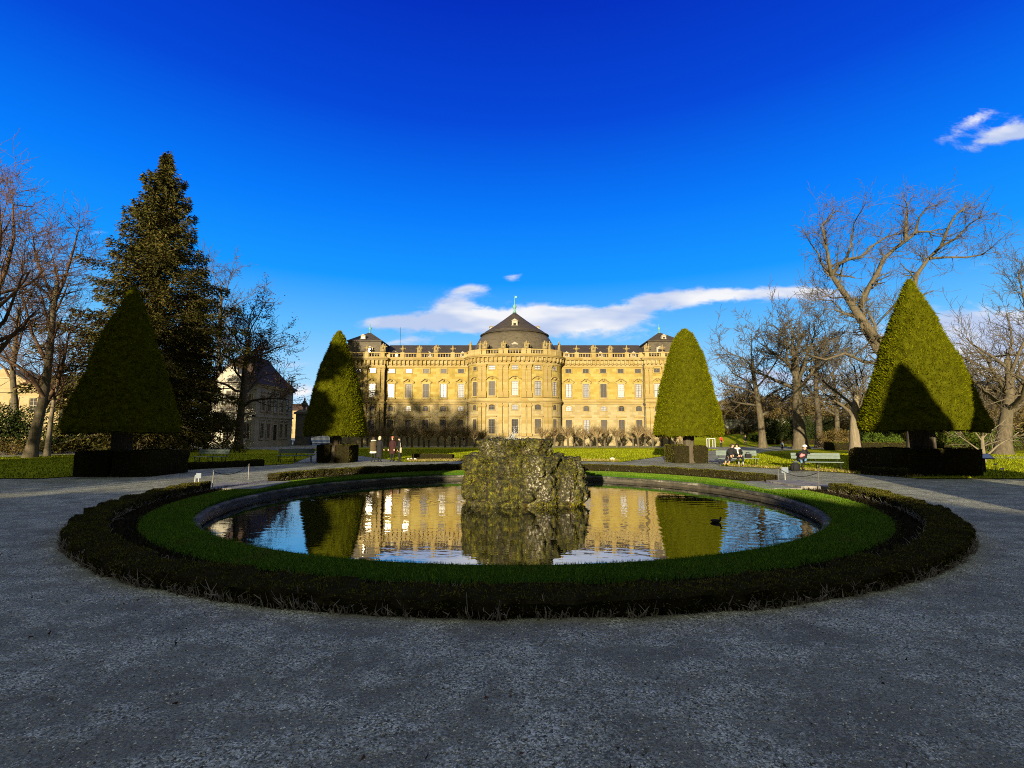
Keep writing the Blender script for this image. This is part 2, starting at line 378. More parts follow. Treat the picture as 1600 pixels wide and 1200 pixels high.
M['steel'] = simple('grey steel post', (0.16, 0.15, 0.14), 0.45, 0.2, 8, 0.4)
M['rope'] = simple('dark rope', (0.03, 0.027, 0.025), 0.9, 0.3, 30)
M['plaster'] = m_stone('cream plaster', [(0.62, 0.58, 0.46), (0.76, 0.71, 0.57), (0.88, 0.82, 0.67)], 2.2, 0.6, stain_k=0.55)
M['plaster_y'] = m_stone('yellow plaster', [(0.52, 0.40, 0.19), (0.62, 0.48, 0.24), (0.70, 0.55, 0.30)], 2.2, 0.6, stain_k=0.2)
M['greystone'] = m_stone('grey stone', [(0.20, 0.19, 0.17), (0.30, 0.285, 0.25), (0.38, 0.36, 0.31)], 0.8, 0.4, stain_k=0.5)
M['redroof'] = m_stone('brown tiled roof', [(0.055, 0.035, 0.03), (0.085, 0.052, 0.045), (0.12, 0.075, 0.06)], 0.3, 0.2, (0.05, 0.04, 0.035), 0.4)
# ================================================================== GROUND
CY, CYI, CX = 16.0, 15.6, 0.1                            # centres of the round plaza and of the basin
R_IN, R_RIM, R_GR, R_HI, R_HO = 8.27, 8.44, 9.68, 10.18, 10.78
WATER_Z = -0.26
def pol(r, deg, cy=CY): return (r * math.cos(R(deg)) + (CX if cy == CY else 0.0), cy + r * math.sin(R(deg)))
def sheet(name, poly, z, mat, kind='structure'):
    mb = MB(); mb.add([(x, y, z) for x, y in poly], [tuple(range(len(poly)))])
    return tag(mb.build(name, mat), kind=kind)

# gravel: one sheet to the horizon with a round hole for the basin
n = 128; mb = MB(); ring = []
radii = [R_RIM + 0.5, 12, 20, 40, 100, 400, 3000]
vs = []
for r in radii:
    for k in range(n):
        a = 2 * math.pi * k / n; c = CYI
        vs.append((r * math.cos(a), c + r * math.sin(a), 0.0))
fs = []
for j in range(len(radii) - 1):
    for k in range(n):
        fs.append((j * n + k, (j + 1) * n + k, (j + 1) * n + (k + 1) % n, j * n + (k + 1) % n))
mb.add(vs, fs); tag(mb.build('ground', M['gravel']), kind='structure')

# crushed stone and leaf crumbs lying on the gravel near the camera
rng = np.random.default_rng(3)
k = 48000
px = rng.uniform(-9, 9, k * 2); py = 2.2 + 8.5 * rng.random(k * 2) ** 1.6
ok = (np.hypot(px, py - CY) > R_HO + 0.1) & (np.abs(px) < py * 1.15 + 0.6)
px, py = px[ok], py[ok]; k = len(px)
s = 0.0025 + 0.0075 * rng.random(k) ** 3
oc = np.array([(1, 0, 0), (0, 1, 0), (-1, 0, 0), (0, -1, 0), (0, 0, .7), (0, 0, -.7)])
V = oc[None] * s[:, None, None] * rng.uniform(0.6, 1.4, (k, 6, 3)) + np.stack([px, py, s * 0.3], 1)[:, None]
Fo = np.array([(0, 1, 4), (1, 2, 4), (2, 3, 4), (3, 0, 4), (1, 0, 5), (2, 1, 5), (3, 2, 5), (0, 3, 5)])
F = (Fo[None] + (np.arange(k) * 6)[:, None, None]).reshape(-1, 3)
m_, t_, b_ = material('loose grit'); t_.put(b_.inputs['Base Color'], t_.ramp(t_.geo.outputs['Random Per Island'], [(0, (0.04, 0.038, 0.03)), (0.4, (0.30, 0.29, 0.215)), (0.8, (0.80, 0.78, 0.62)), (1, (0.92, 0.90, 0.75))])); b_.inputs['Roughness'].default_value = 0.8
tag(link('gravel', arr_mesh('gravel', V.reshape(-1, 3), F, m_)), kind='stuff')
P = np.stack([rng.uniform(-9, 9, 260), 2.4 + 9 * rng.random(260) ** 1.5, np.full(260, 0.012)], 1)
P = P[np.hypot(P[:, 0], P[:, 1] - CY) > R_HO + 0.1]
V, F = tufts(P, np.tile([0, 0, 1.0], (len(P), 1)), rng, 0.035, 0.022, 3.0, 0.0, 0.0); V[:, 2] = np.maximum(V[:, 2], 0.004)
tag(link('leaf_litter', arr_mesh('leaf_litter', V, F, M['brownleaf'])), kind='stuff')

# lawns
def arc(r, a0, a1, n=24, cy=CY): return [pol(r, a0 + (a1 - a0) * i / n, cy) for i in range(n + 1)]
lawn_c = arc(18.6, 113, 67, 16) + [(17.5, 49), (24.5, 58), (26, 68), (-26, 68), (-24.5, 58), (-16.5, 48)]
lawn_r = arc(17.9, 47, 16, 14) + [(21, 20.9), (30, 20.6), (90, 20.5), (140, 90), (60, 73), (48, 69), (27, 52.5), (16.5, 36)]
lawn_l = arc(20.6, 133, 166, 14) + [(-26, 21), (-120, 21), (-120, 38), (-42, 38), (-36, 60), (-30, 60), (-18, 45)]
def lawn(name, poly, z=0.03): return sheet(name, poly, z, M['lawn'])
for nm, pl in (('lawn', lawn_c), ('lawn', lawn_r), ('lawn', lawn_l)): lawn(nm, pl[::-1] if nm == 'x' else pl)
sheet('path', [(36, 37.5), (140, 37.5), (140, 41), (36, 41)], 0.036, M['gravel'])
# blades that break up the edges and the flatness of the lawns
def grass_on(name, poly, dens, length, width, mat, seed, z=0.03, ymax=1e9):
    rng = np.random.default_rng(seed); p = np.array(poly)
    x0, y0 = p.min(0); x1, y1 = p.max(0); y1 = min(y1, ymax); x0 = max(x0, -60); x1 = min(x1, 60)
    k = int((x1 - x0) * (y1 - y0) * dens); Q = np.stack([rng.uniform(x0, x1, k), rng.uniform(y0, y1, k)], 1)
    ins = np.zeros(k, bool)
    for i in range(len(p)):
        a, b = p[i], p[i - 1]
        c = ((a[1] > Q[:, 1]) != (b[1] > Q[:, 1])) & (Q[:, 0] < (b[0] - a[0]) * (Q[:, 1] - a[1]) / (b[1] - a[1] + 1e-12) + a[0]); ins ^= c
    Q = Q[ins]; P = np.c_[Q, np.full(len(Q), z)]
    V, F = tufts(P, np.tile([0, 0, 1.0], (len(P), 1)), rng, length, width, 0.45, 0.3, 0.0)
    return tag(link(name, arr_mesh(name, V, F, mat)), kind='stuff')
M['lawnblade'] = leafy('lawn blades', [(0.0, (0.11, 0.14, 0.006)), (0.6, (0.25, 0.27, 0.010)), (1.0, (0.38, 0.35, 0.03))], (0.4, 0.3))
grass_on('grass', lawn_c, 26, 0.10, 0.045, M['lawnblade'], 5, ymax=60)
grass_on('grass', lawn_r, 26, 0.10, 0.045, M['lawnblade'], 6, ymax=46)
grass_on('grass', lawn_l, 26, 0.10, 0.045, M['lawnblade'], 7, ymax=46)
grass_on('dry_border_grass', arc(18.7, 112, 68, 16) + arc(20.4, 68, 112, 16), 160, 0.13, 0.035, M['dry'], 8)
grass_on('dry_border_grass', arc(17.9, 46, 17, 14) + arc(18.9, 17, 46, 14), 130, 0.12, 0.035, M['dry'], 9)

# ================================================================== BASIN
def ring_mesh(prof, cy=CYI, n=160, a0=0, a1=360, mat=0):
    """sweep (r, z) round the centre"""
    full = abs(a1 - a0) >= 360; mb = MB(); cnt = n if full else n + 1
    for r, z in prof:
        for k in range(cnt): mb.v.append((*pol(r, a0 + (a1 - a0) * k / n, cy), z))
    for j in range(len(prof) - 1):
        for k in range(n):
            k2 = (k + 1) % cnt
            mb.f.append((j * cnt + k, (j + 1) * cnt + k, (j + 1) * cnt + k2, j * cnt + k2)); mb.mi.append(0); mb.sm.append(False)
    return mb
# basin > rim, floor and wall
m_, t_, b_ = material('wet basin wall'); t_.put(b_.inputs['Base Color'], t_.ramp(t_.noise(t_.obj, 2.5, 6, .7), [(0.3, (0.025, 0.022, 0.015)), (0.7, (0.09, 0.075, 0.05))])); b_.inputs['Roughness'].default_value = 0.6
M['basin'] = m_
m_, t_, b_ = material('mossy rim stone')
nz = t_.noise(t_.obj, 1.6, 6, .7); s3 = t_.node('ShaderNodeSeparateXYZ', [t_.obj]).outputs
ang = t_.m('MULTIPLY', t_.m('ARCTAN2', t_.m('SUBTRACT', s3[1], 0.0), s3[0]), 40 / (2 * math.pi))
jt = t_.m('LESS_THAN', t_.m('ABSOLUTE', t_.m('SUBTRACT', t_.m('FRACT', ang), 0.5)), 0.013)
cc = t_.ramp(nz, [(0.36, (0.012, 0.013, 0.007)), (0.52, (0.07, 0.065, 0.04)), (0.70, (0.28, 0.255, 0.19))])
t_.put(b_.inputs['Base Color'], t_.mix(jt, cc, (0.03, 0.03, 0.02))); b_.inputs['Roughness'].default_value = 0.85; bump(t_, b_, t_.noise(t_.obj, 12, 5, .7), 0.6, 0.03)
M['rim'] = m_
basin = empty('fountain_basin', (0, CYI, 0), 0, 'large round sunken stone basin full of dark still water inside the ring of grass', 'basin')
def shift(mb): mb.v = [(x, y - CYI, z) for x, y, z in mb.v]; return mb
shift(ring_mesh([(R_IN + 0.10, -0.9), (R_IN + 0.10, -0.13)])).build('wall', M['basin'], basin)
shift(ring_mesh([(0.01, -0.9), (R_IN + 0.10, -0.9)])).build('floor', M['basin'], basin)
rim = shift(ring_mesh([(R_IN + 0.10, -0.14), (R_IN + 0.01, -0.135), (R_IN, -0.08), (R_IN + 0.03, -0.055), (R_RIM - 0.01, -0.05), (R_RIM + 0.06, -0.06), (R_RIM + 0.06, -0.2)], n=240))
rim.v = [(x * (1 + .004 * mnoise.noise((x * 1.3, y * 1.3, z * 3))), y * (1 + .004 * mnoise.noise((x * 1.3 + 9, y * 1.3, z * 3))), z + .018 * mnoise.noise((x * 2, y * 2, z * 5))) for x, y, z in rim.v]
rim.build('rim', M['rim'], basin)

# water: dark, mirror-like, faint ripples, rings near the duck and the rock
m_, t_, b_ = material('pond water')
b_.inputs['Base Color'].default_value = (0.006, 0.008, 0.005, 1); b_.inputs['Roughness'].default_value = 0.015
b_.inputs['IOR'].default_value = 7.0; b_.inputs['Specular IOR Level'].default_value = 0.5
s3 = t_.node('ShaderNodeSeparateXYZ', [t_.obj]).outputs
def rings_at(x, y, freq, fall, amp):
    dx = t_.m('SUBTRACT', s3[0], x); dy = t_.m('SUBTRACT', s3[1], y)
    d = t_.m('SQRT', t_.m('ADD', t_.m('MULTIPLY', dx, dx), t_.m('MULTIPLY', dy, dy)))
    return t_.m('MULTIPLY', t_.m('MULTIPLY', t_.m('SINE', t_.m('MULTIPLY', d, freq)), t_.m('EXPONENT', t_.m('MULTIPLY', d, -fall))), amp)
h = t_.m('MULTIPLY', t_.noise(t_.mapping(t_.obj, (1.6, 3.0, 1)), 1.0, 3, 0.5), 0.55)
h = t_.m('ADD', h, t_.m('MULTIPLY', t_.noise(t_.mapping(t_.obj, (5, 8, 1)), 1.0, 2, 0.5), 0.10))
for a in ((5.1, -3.6, 20, 0.7, .30), (-2.0, 0.3, 26, 1.3, .35), (2.8, -0.6, 26, 1.3, .3), (6.0, -2.2, 15, 0.6, .25), (-5.2, -1.6, 16, 0.6, .12)): h = t_.m('ADD', h, rings_at(*a))
bump(t_, b_, h, 0.13, 0.035)
M['water'] = m_
wt = MB(); wt.add([(*[(R_IN + 0.1) * f(2 * math.pi * k / 128) for f in (math.cos, math.sin)], 0) for k in range(128)], [tuple(range(128))])
tag(wt.build('water', M['water'], None, (0, CYI, WATER_Z)), kind='structure')

# grass ring, soil ring
lip = ring_mesh([(R_RIM + 0.01, -0.12), (R_RIM + 0.0, 0.04), (9.0, 0.05), (9.46, 0.045), (9.68, 0.012), (9.69, 0.0)], CYI, 200)
# the grass ring runs from the basin lip (inner centre) to the outer circle: slide each ring of points between both centres
cnt = 200; cyv = [CYI, CYI, CYI + 0.12, CYI + 0.3, CY, CY]; cxv = [0, 0, .03, .06, CX, CX]
lip.v = [(x + cxv[i // cnt], y - CYI + cyv[i // cnt], z) for i, (x, y, z) in enumerate(lip.v)]
tag(lip.build('grass_ring', M['grass_dark']), kind='structure')
Pq, Nq = sample_quads(lip.v, lip.f, 1900, np.random.default_rng(11))
rg = np.random.default_rng(13); k = 9000; a = rg.uniform(0, 2 * math.pi, k); inner = rg.random(k) < .45
wob_ = np.array([mnoise.noise((math.cos(q) * 7, math.sin(q) * 7, 1.0)) + .6 * mnoise.noise((math.cos(q) * 26, math.sin(q) * 26, 1.0)) for q in a])
r = np.where(inner, R_RIM + 0.0 - .05 * np.abs(rg.normal(0, 1, k)) * (1 + wob_), R_GR + .07 * np.abs(rg.normal(0, 1, k)) * (1 + 1.2 * wob_))   # blades straying over both edges
Pe = np.stack([np.where(inner, 0, CX) + r * np.cos(a), np.where(inner, CYI, CY) + r * np.sin(a), np.where(inner, .03, .01)], 1)
Pq = np.vstack([Pq, Pe])
V, F = tufts(Pq, np.tile([0, 0, 1.0], (len(Pq), 1)), np.random.default_rng(12), 0.042, 0.009, 0.5, 0.3, 0.0)
tag(link('grass', arr_mesh('grass', V, F, M['blade'])), kind='stuff')
tag(ring_mesh([(R_GR - 0.03, 0.012), (R_HI - 0.2, 0.03), (R_HO - 0.05, 0.012)], CY, 160).build('flower_bed', M['soil']), kind='structure')
rng = np.random.default_rng(21)
k = 15000; a = rng.uniform(0, 2 * math.pi, k); r = rng.uniform(R_GR + 0.03, R_HI + .1, k)
P = np.stack([CX + r * np.cos(a), CY + r * np.sin(a), np.full(k, 0.02)], 1)
V, F = tufts(P, np.tile([0, 0, 1.0], (k, 1)), rng, 0.11, 0.018, 0.8, 0.2, 0.0)
tag(link('withered_bedding', arr_mesh('withered_bedding', V, F, M['dead'])), kind='stuff')

# ================================================================== HEDGES
def hedge(name, pts, width, height, rng, dens=900, leaf=(0.035, 0.020), closed=False, twigs=0, mats=None, loc=(0, 0, 0), rough=0.06, rz=0.0):
    """clipped hedge along pts (x, y); height may be a function of the point index"""
    pts = [Vector((p[0], p[1])) for p in pts]; nP = len(pts)
    hf = height if callable(height) else (lambda i: height)
    sec = lambda h, w: [(-w / 2 * 0.94, 0.0), (-w / 2, h * 0.35), (-w / 2, h * 0.85), (-w / 2 * 0.85, h), (0, h * 1.02), (w / 2 * 0.85, h), (w / 2, h * 0.85), (w / 2, h * 0.35), (w / 2 * 0.94, 0.0)]
    V = []; ns = 9
    for i, p in enumerate(pts):
        a = pts[(i - 1) % nP] if closed or i > 0 else p; b = pts[(i + 1) % nP] if closed or i < nP - 1 else p
        d = (b - a).normalized(); nn = Vector((d.y, -d.x))
        for o, z in sec(hf(i), width):
            j = rough * mnoise.noise((p.x * 2.3 + o * 3, p.y * 2.3, z * 4)) + rough * .8 * mnoise.noise((p.x * 7 + o * 3, p.y * 7, z * 9 + 5))
            q = p + nn * (o + (j if o > 0 else -j)); V.append((q.x, q.y, max(0, z + (j if z > 0 else 0))))
    F = []
    for i in range(nP if closed else nP - 1):
        i2 = (i + 1) % nP
        for s in range(ns - 1): F.append((i * ns + s, i * ns + s + 1, i2 * ns + s + 1, i2 * ns + s))
    V = np.array(V); F = np.array(F)
    c0 = V.mean(0)
    body = [(V, F, 0)]
    if not closed:                                   # end caps
        capsV = []; capsF = []
        for i in (0, nP - 1):
            o = len(capsV); rr = V[i * ns:(i + 1) * ns]; capsV += list(rr)
            # quads across the section
            for s in range(4): capsF.append((o + s, o + s + 1, o + 7 - s, o + 8 - s) if i == 0 else (o + 8 - s, o + 7 - s, o + s + 1, o + s))
        capsV = np.array(capsV); capsF = np.array(capsF); body.append((capsV, capsF, 0))
        Pc, Nc = sample_quads(capsV, capsF, dens, rng)
    P, N = sample_quads(V, F, dens, rng)
    if not closed: P = np.vstack([P, Pc]); N = np.vstack([N, Nc])
    # the faces may wind either way: make sure the leaves point out
    cen = V.reshape(nP, ns, 3).mean(1); idx = np.argmin(((P[:, None, :2] - cen[None, ::max(1, nP // 60), :2]) ** 2).sum(2), 1)
    out = P - cen[::max(1, nP // 60)][idx]; fl = (N * out).sum(1) < 0; N[fl] *= -1
    Lv, Lf = tufts(P, N, rng, leaf[0], leaf[1], 0.7, 0.25, 0.2)
    keep = body + [(Lv, Lf, 1)]
    if twigs:                                        # bare woody stems showing at the foot
        i = rng.integers(0, nP - 1, twigs); side = np.where(rng.random(twigs) < .5, 0, 8)
        p0 = V[i * ns + side] * (1 - (u := rng.random((twigs, 1)))) + V[((i + 1) % nP) * ns + side] * u
        tv = []; tf = []
        for q in range(twigs):
            b0 = p0[q] + rng.normal(0, .02, 3); b0[2] = 0
            d = np.array([rng.normal(0, .35), rng.normal(0, .35), 1.0]); L = rng.uniform(.06, .15); ww = rng.uniform(.004, .012)
            sd = np.cross(d, [rng.normal(), rng.normal(), 0]); sd /= np.linalg.norm(sd) + 1e-9
            m1 = b0 + d * L * .55 + rng.normal(0, .02, 3); e = b0 + d * L + rng.normal(0, .04, 3)
            s2 = np.cross(d, sd); s2 /= np.linalg.norm(s2)
            o = len(tv)
            for c, r_ in ((b0, ww), (m1, ww * .8), (e, ww * .3)):
                tv += [c + sd * r_, c - sd * r_ * .5 + s2 * r_ * .87, c - sd * r_ * .5 - s2 * r_ * .87]
            for j in (0, 3):
                for a_ in range(3): tf.append((o + j + a_, o + j + (a_ + 1) % 3, o + j + 3 + (a_ + 1) % 3, o + j + 3 + a_))
        keep.append((np.array(tv), np.array(tf), 2))
    V, F, mi = join(keep)
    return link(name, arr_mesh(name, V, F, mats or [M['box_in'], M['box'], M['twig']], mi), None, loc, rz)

rng = np.random.default_rng(31)
hm = (R_HI + R_HO) / 2
near = [pol(hm, a) for a in np.linspace(177, 360, 260)]
near_h = lambda i: 0.195 + 0.10 * (abs(i / 259 - 0.5) * 2) ** 3
tag(hedge('ring_hedge', near, R_HO - R_HI, near_h, rng, 1500, (0.034, 0.018), twigs=6000),
    'long low clipped box hedge curving round the near side of the basin', 'hedge', 'low hedges ringing the basin')
far = [pol(hm + 0.05, a) for a in np.linspace(18, 88, 120)]
tag(hedge('ring_hedge', far, 0.6, 0.30, rng, 1000, (0.04, 0.024), twigs=500),
    'low clipped hedge beyond the basin, right of the mossy rock, before the sitting couple', 'hedge', 'low hedges ringing the basin')
far = [pol(hm + 0.05, a) for a in np.linspace(88.4, 158, 120)]
tag(hedge('ring_hedge', far, 0.6, 0.30, rng, 1000, (0.04, 0.024), twigs=500),
    'low clipped hedge beyond the basin, left of the mossy rock, below the standing people', 'hedge', 'low hedges ringing the basin')
# low border hedges of the lawns
for a0, a1, r, lab in ((138, 150, 20.3, 'low dark border hedge along the left path between two dark cone trees'), (154, 161.5, 20.5, 'short low border hedge at the lawn edge left of the tall dark cone tree')):
    tag(hedge('border_hedge', [pol(r, a) for a in np.linspace(a0, a1, 50)], 0.5, 0.34, rng, 500, (0.05, 0.03)), lab, 'hedge', 'low border hedges along the lawns')
tag(hedge('border_hedge', [(-42 + i * 0.45, 21.5 + 0.12 * math.sin(i)) for i in range(38)], 0.5, 0.42, rng, 350, (0.05, 0.03)),
    'low dark border hedge at the far left edge of the photo along the gravel', 'hedge', 'low border hedges along the lawns')
tag(hedge('border_hedge', [pol(18.2, a) for a in np.linspace(24, 18, 24)], 0.5, 0.36, rng, 500, (0.05, 0.03)),
    'short low border hedge left of the square hedge under the big right cone tree', 'hedge', 'low border hedges along the lawns')
tag(hedge('border_hedge', [(22.9 + i * 0.3, 21.0) for i in range(6)], 0.5, 0.36, rng, 500, (0.05, 0.03)),
    'short low border hedge block beside the tilted information board on the right lawn', 'hedge', 'low border hedges along the lawns')
tag(hedge('border_hedge', [(25.6 + i * 0.3, 21.0) for i in range(16)], 0.5, 0.36, rng, 500, (0.05, 0.03)),
    'low border hedge running out of the picture at the right edge', 'hedge', 'low border hedges along the lawns')
tag(hedge('border_hedge', [(-7.3 + i * 0.25, 36.3 - i * .03) for i in range(13)], 0.6, 0.42, rng, 500, (0.05, 0.03)),
    'low dark border hedge just right of the four standing people', 'hedge', 'low border hedges along the lawns')

# ================================================================== CLIPPED YEW CONES
def cone_mesh(seed, h, rad, prof, dens, leaf):
    rng = np.random.default_rng(seed); nu, nv = 150, 96
    ts = np.linspace(0, 1, nv) ** 0.85; pr = np.interp(ts, [p[0] for p in prof], [p[1] for p in prof])
    V = []
    for j in range(nv):
        for i in range(nu):
            a = 2 * math.pi * i / nu; z = h * (1 - ts[j]); r = rad * pr[j]
            q = Vector((math.cos(a) * r, math.sin(a) * r, z))
            dd = 0.10 * mnoise.noise((q.x * .55 + seed, q.y * .55, q.z * .5)) + 0.06 * mnoise.noise((q.x * 2.2, q.y * 2.2 + seed, q.z * 2.2)) + .055 * mnoise.noise((q.x * 6, q.y * 6 + seed, q.z * 6))
            V.append(((r + dd * min(1, r)) * math.cos(a), (r + dd * min(1, r)) * math.sin(a), z + (0.04 * dd if j < nv - 1 else 0.08 * mnoise.noise((q.x * 1.5, q.y * 1.5, seed)))))
    F = grid_faces(nu, nv, True)[:, ::-1]
    # underside
    V = np.array(V); o = (nv - 1) * nu
    under = []; Vu = []
    for rr in (1.0, 0.55, 0.2):
        for i in range(nu): Vu.append((*(V[o + i, :2] * rr), V[o + i, 2] * (1) + (0.1 if rr < .9 else 0) + .06 * rng.normal()))
    Vu = np.array(Vu); Fu = grid_faces(nu, 3, True)
    P, N = sample_quads(V, F, dens, rng); cen = P * [0, 0, 1]
    fl = (N * (P - cen)).sum(1) < 0; N[fl] *= -1
    sh = rng.random(len(P)) < .012                   # stray shoots standing out of the clipped face
    P = np.vstack([P, P[sh] + N[sh] * .05]); N = np.vstack([N, N[sh]])
    Lv, Lf = tufts(P, N, rng, leaf[0], leaf[1], 0.55, 0.55, 0.25)
    Pu, Nu = sample_quads(Vu, Fu, dens * .3, rng); Nu[Nu[:, 2] > 0] *= -1
    Uv, Uf = tufts(Pu, Nu, rng, leaf[0], leaf[1], 0.8, 0.0, 0.25)
    V, F, mi = join([(V, F, 0), (Vu, Fu, 0), (Lv, Lf, 1), (Uv, Uf, 1)])
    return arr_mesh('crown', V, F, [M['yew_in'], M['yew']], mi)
prof_w = [(0, .03), (.03, .085), (.28, .36), (.535, .62), (.785, .84), (.96, .99), (1, .97)]
prof_n = [(0, .05), (.03, .17), (.06, .26), (.25, .49), (.5, .71), (.75, .87), (.95, 1.0), (1, .985)]
crown_w = cone_mesh(1, 7.25, 2.42, prof_w, 360, (0.15, 0.050))
crown_l = cone_mesh(2, 6.85, 2.18, prof_w, 360, (0.15, 0.050))
crown_n = cone_mesh(3, 7.2, 2.22, prof_n, 330, (0.16, 0.055))
prof_m = [(0, .04), (.03, .12), (.06, .18), (.16, .30), (.25, .43), (.5, .70), (.75, .88), (.95, 1.0), (1, .985)]
crown_m = cone_mesh(6, 7.15, 1.95, prof_m, 330, (0.16, 0.055))
crown_p = cone_mesh(4, 7.0, 2.3, prof_w, 120, (0.13, 0.06))
def yew_trunk(r, h):
    mb = MB(); mb.smooth = True
    for j in range(5):
        a = j * 1.257; o = r * .45
        mb.tube([(math.cos(a) * o * 1.5, math.sin(a) * o * 1.5, -.05), (math.cos(a) * o, math.sin(a) * o, .25), (math.cos(a + .4) * o * .8, math.sin(a + .4) * o * .8, h * .6), (math.cos(a + .8) * o, math.sin(a + .8) * o, h + .5)], [r * .75, r * .6, r * .55, r * .5], 8)
    return mb.mesh('trunk', M['bark_dk'])
def cone_tree(x, y, mesh, base_z, trunk_r, rz, lab, grp='clipped yew cones round the basin'):
    t = empty('topiary_yew', (x, y, 0), rz, lab, 'topiary tree', grp)
    link('trunk', yew_trunk(trunk_r, base_z), t); link('crown', mesh, t, (0, 0, base_z)); return t
cone_tree(19.2, 22.9, crown_w, 2.08, .55, .3, 'big sunlit green clipped cone tree with the pointed shadow of another cone on it')
cone_tree(-18.0, 22.6, crown_l, 1.98, .45, 1.7, 'almost black shaded clipped cone tree standing before the tall spruce')
cone_tree(-11.9, 33.0, crown_m, 1.80, .42, .9, 'narrow clipped cone tree half black and half lit, covering the left end of the palace')
cone_tree(11.75, 32.6, crown_n, 1.80, .42, 2.4, 'narrow fully sunlit clipped cone tree covering the right end of the palace')
# their counterparts beside and behind the camera, outside the picture: they throw the pointed shadows
cone_tree(-20.4, 9.8, crown_l, 1.98, .45, 2.2, 'clipped cone tree outside the picture to the left of the gravel')
cone_tree(18.4, 9.8, crown_w, 2.08, .45, 2.9, 'clipped cone tree outside the picture to the right of the gravel')
cone_tree(11.5, -0.4, crown_p, 1.80, .42, 3.9, 'clipped cone tree outside the picture, right of the camera')
cone_tree(-11.8, -0.2, crown_n, 1.80, .42, 3.1, 'clipped cone tree outside the picture, left of the camera')
# square hedges round the trunks
def square(cx, cy, w, d, h, gap, lab, dens=420, rz=0.0):
    th = 0.55; x0, x1, y0, y1 = -w / 2 + th / 2, w / 2 - th / 2, -d / 2 + th / 2, d / 2 - th / 2
    raw = [(gap / 2, y0), (x1, y0), (x1, y1), (x0, y1), (x0, y0), (-gap / 2, y0)]
    pts = []
    for a, b in zip(raw[:-1], raw[1:]):
        n = max(3, int(math.hypot(b[0] - a[0], b[1] - a[1]) / 0.12))
        pts += [(a[0] + (b[0] - a[0]) * i / n, a[1] + (b[1] - a[1]) * i / n) for i in range(n)]
    pts.append(raw[-1])
    o = hedge('square_hedge', pts, th, h, rng, dens, (0.06, 0.032), loc=(cx, cy, 0), rz=rz)
    return tag(o, lab, 'hedge', 'square clipped hedges round the cone trees')
square(19.2, 23.6, 4.3, 3.0, 1.18, 0.02, 'dark square clipped hedge under the big sunlit cone tree at the right')
square(-17.9, 23.3, 3.6, 2.8, 1.10, 0.25, 'dark square clipped hedge with a narrow gap under the black cone tree at the left')
square(-11.9, 33.6, 2.3, 2.2, 1.16, 0.3, 'dark square clipped hedge under the half lit cone tree, left of the standing people')
square(11.75, 33.2, 2.35, 2.2, 1.12, 0.32, 'sunlit square clipped hedge with a gap showing the trunk, left of the sitting couple')

# ================================================================== FOUNTAIN ROCK
def rock_lump(name, cx, cy, rx, ry, z0, z1, seed, mat, parent, nu=230, nv=96, power=3.0, prof=None, amp=1.0):
    V = []
    for j in range(nv):
        t = j / (nv - 1)
        if t < 0.8: zz = z0 + (z1 - z0) * t / 0.8; sh = 1.0
        else: zz = z1; sh = 1 - (t - 0.8) / 0.2
        sh = max(sh, 0.001)
        for i in range(nu):
            a = 2 * math.pi * i / nu; c, s = math.cos(a), math.sin(a)
            rr = (abs(c) ** power + abs(s) ** power) ** (-1 / power)
            k = np.interp(zz, *prof) if prof else 1.0
            x, y = c * rr * rx * k * sh, s * rr * ry * k * sh
            q = Vector((x * 1.0, y * 1.0, zz * 0.45))
            d = 0.17 * mnoise.noise(q * 1.1 + Vector((seed, 0, 0))) + 0.11 * mnoise.noise(q * 2.7 + Vector((0, seed, 0))) + 0.085 * (abs(mnoise.noise(Vector((x * 4.5, y * 4.5, zz * 1.6 + seed)))) * 2 - .7) + 0.075 * mnoise.noise(Vector((x, y, zz * .7)) * 8) + .05 * mnoise.noise(Vector((x, y, zz)) * 19) + .03 * mnoise.noise(Vector((x, y, zz)) * 40)
            cell = mnoise.voronoi(Vector((x * 2.2, y * 2.2, zz * 1.3 + seed)))[0]
            d -= 0.16 * max(0, 0.22 - (cell[1] - cell[0])) / .22
            d *= amp
            tt = 1 if sh > .98 else sh * .8
            zz2 = zz + (1 - 0) * (0.10 * mnoise.noise(Vector((x * 1.4, y * 1.4, seed))) + .06 * mnoise.noise(Vector((x * 5, y * 5, seed))) + (d * .3 if sh < 1 else 0)) * (1 if zz > z0 + .5 * (z1 - z0) else 0.2)
            V.append((cx + x + c * d * tt, cy + y + s * d * tt, zz2))
    F = grid_faces(nu, nv, True)
    o = link(name, arr_mesh(name, V, F, mat, smooth=True), parent)
    if nu > 60:                                      # moss and hanging root tufts growing on the stone
        rg = np.random.default_rng(seed); P, N = sample_quads(V, F, 900, rg); c0 = np.array([cx, cy, 0]); fl = (N * (P - c0) * [1, 1, 0]).sum(1) < 0; N[fl] *= -1
        ok = np.array([mnoise.noise(Vector((p[0] * 2.1, p[1] * 2.1, p[2] * .9 + seed))) + .35 * mnoise.noise(Vector(p) * 7) > .0 for p in P]); P, N = P[ok], N[ok]
        Lv, Lf = tufts(P, N, rg, .055, .018, .6, -1.1, .1); link('moss', arr_mesh('moss', Lv, Lf, M['moss']), o)
    return o
M['moss'] = leafy('hanging moss', [(0.0, (0.008, 0.008, 0.002)), (0.40, (0.08, 0.074, 0.006)), (0.75, (0.38, 0.33, 0.012)), (1.0, (0.38, 0.29, 0.04))], (1.6, 0.45))
m_, t_, b_ = material('mossy tufa')
v_ = t_.mapping(t_.obj, (1, 1, 0.4)); n1 = t_.noise(v_, 1.6, 6, .7); n2 = t_.noise(t_.obj, 9, 6, .75); n3 = t_.noise(t_.mapping(t_.obj, (3, 3, .5)), 1.0, 5, .7); vo = t_.vor(t_.obj, 14)
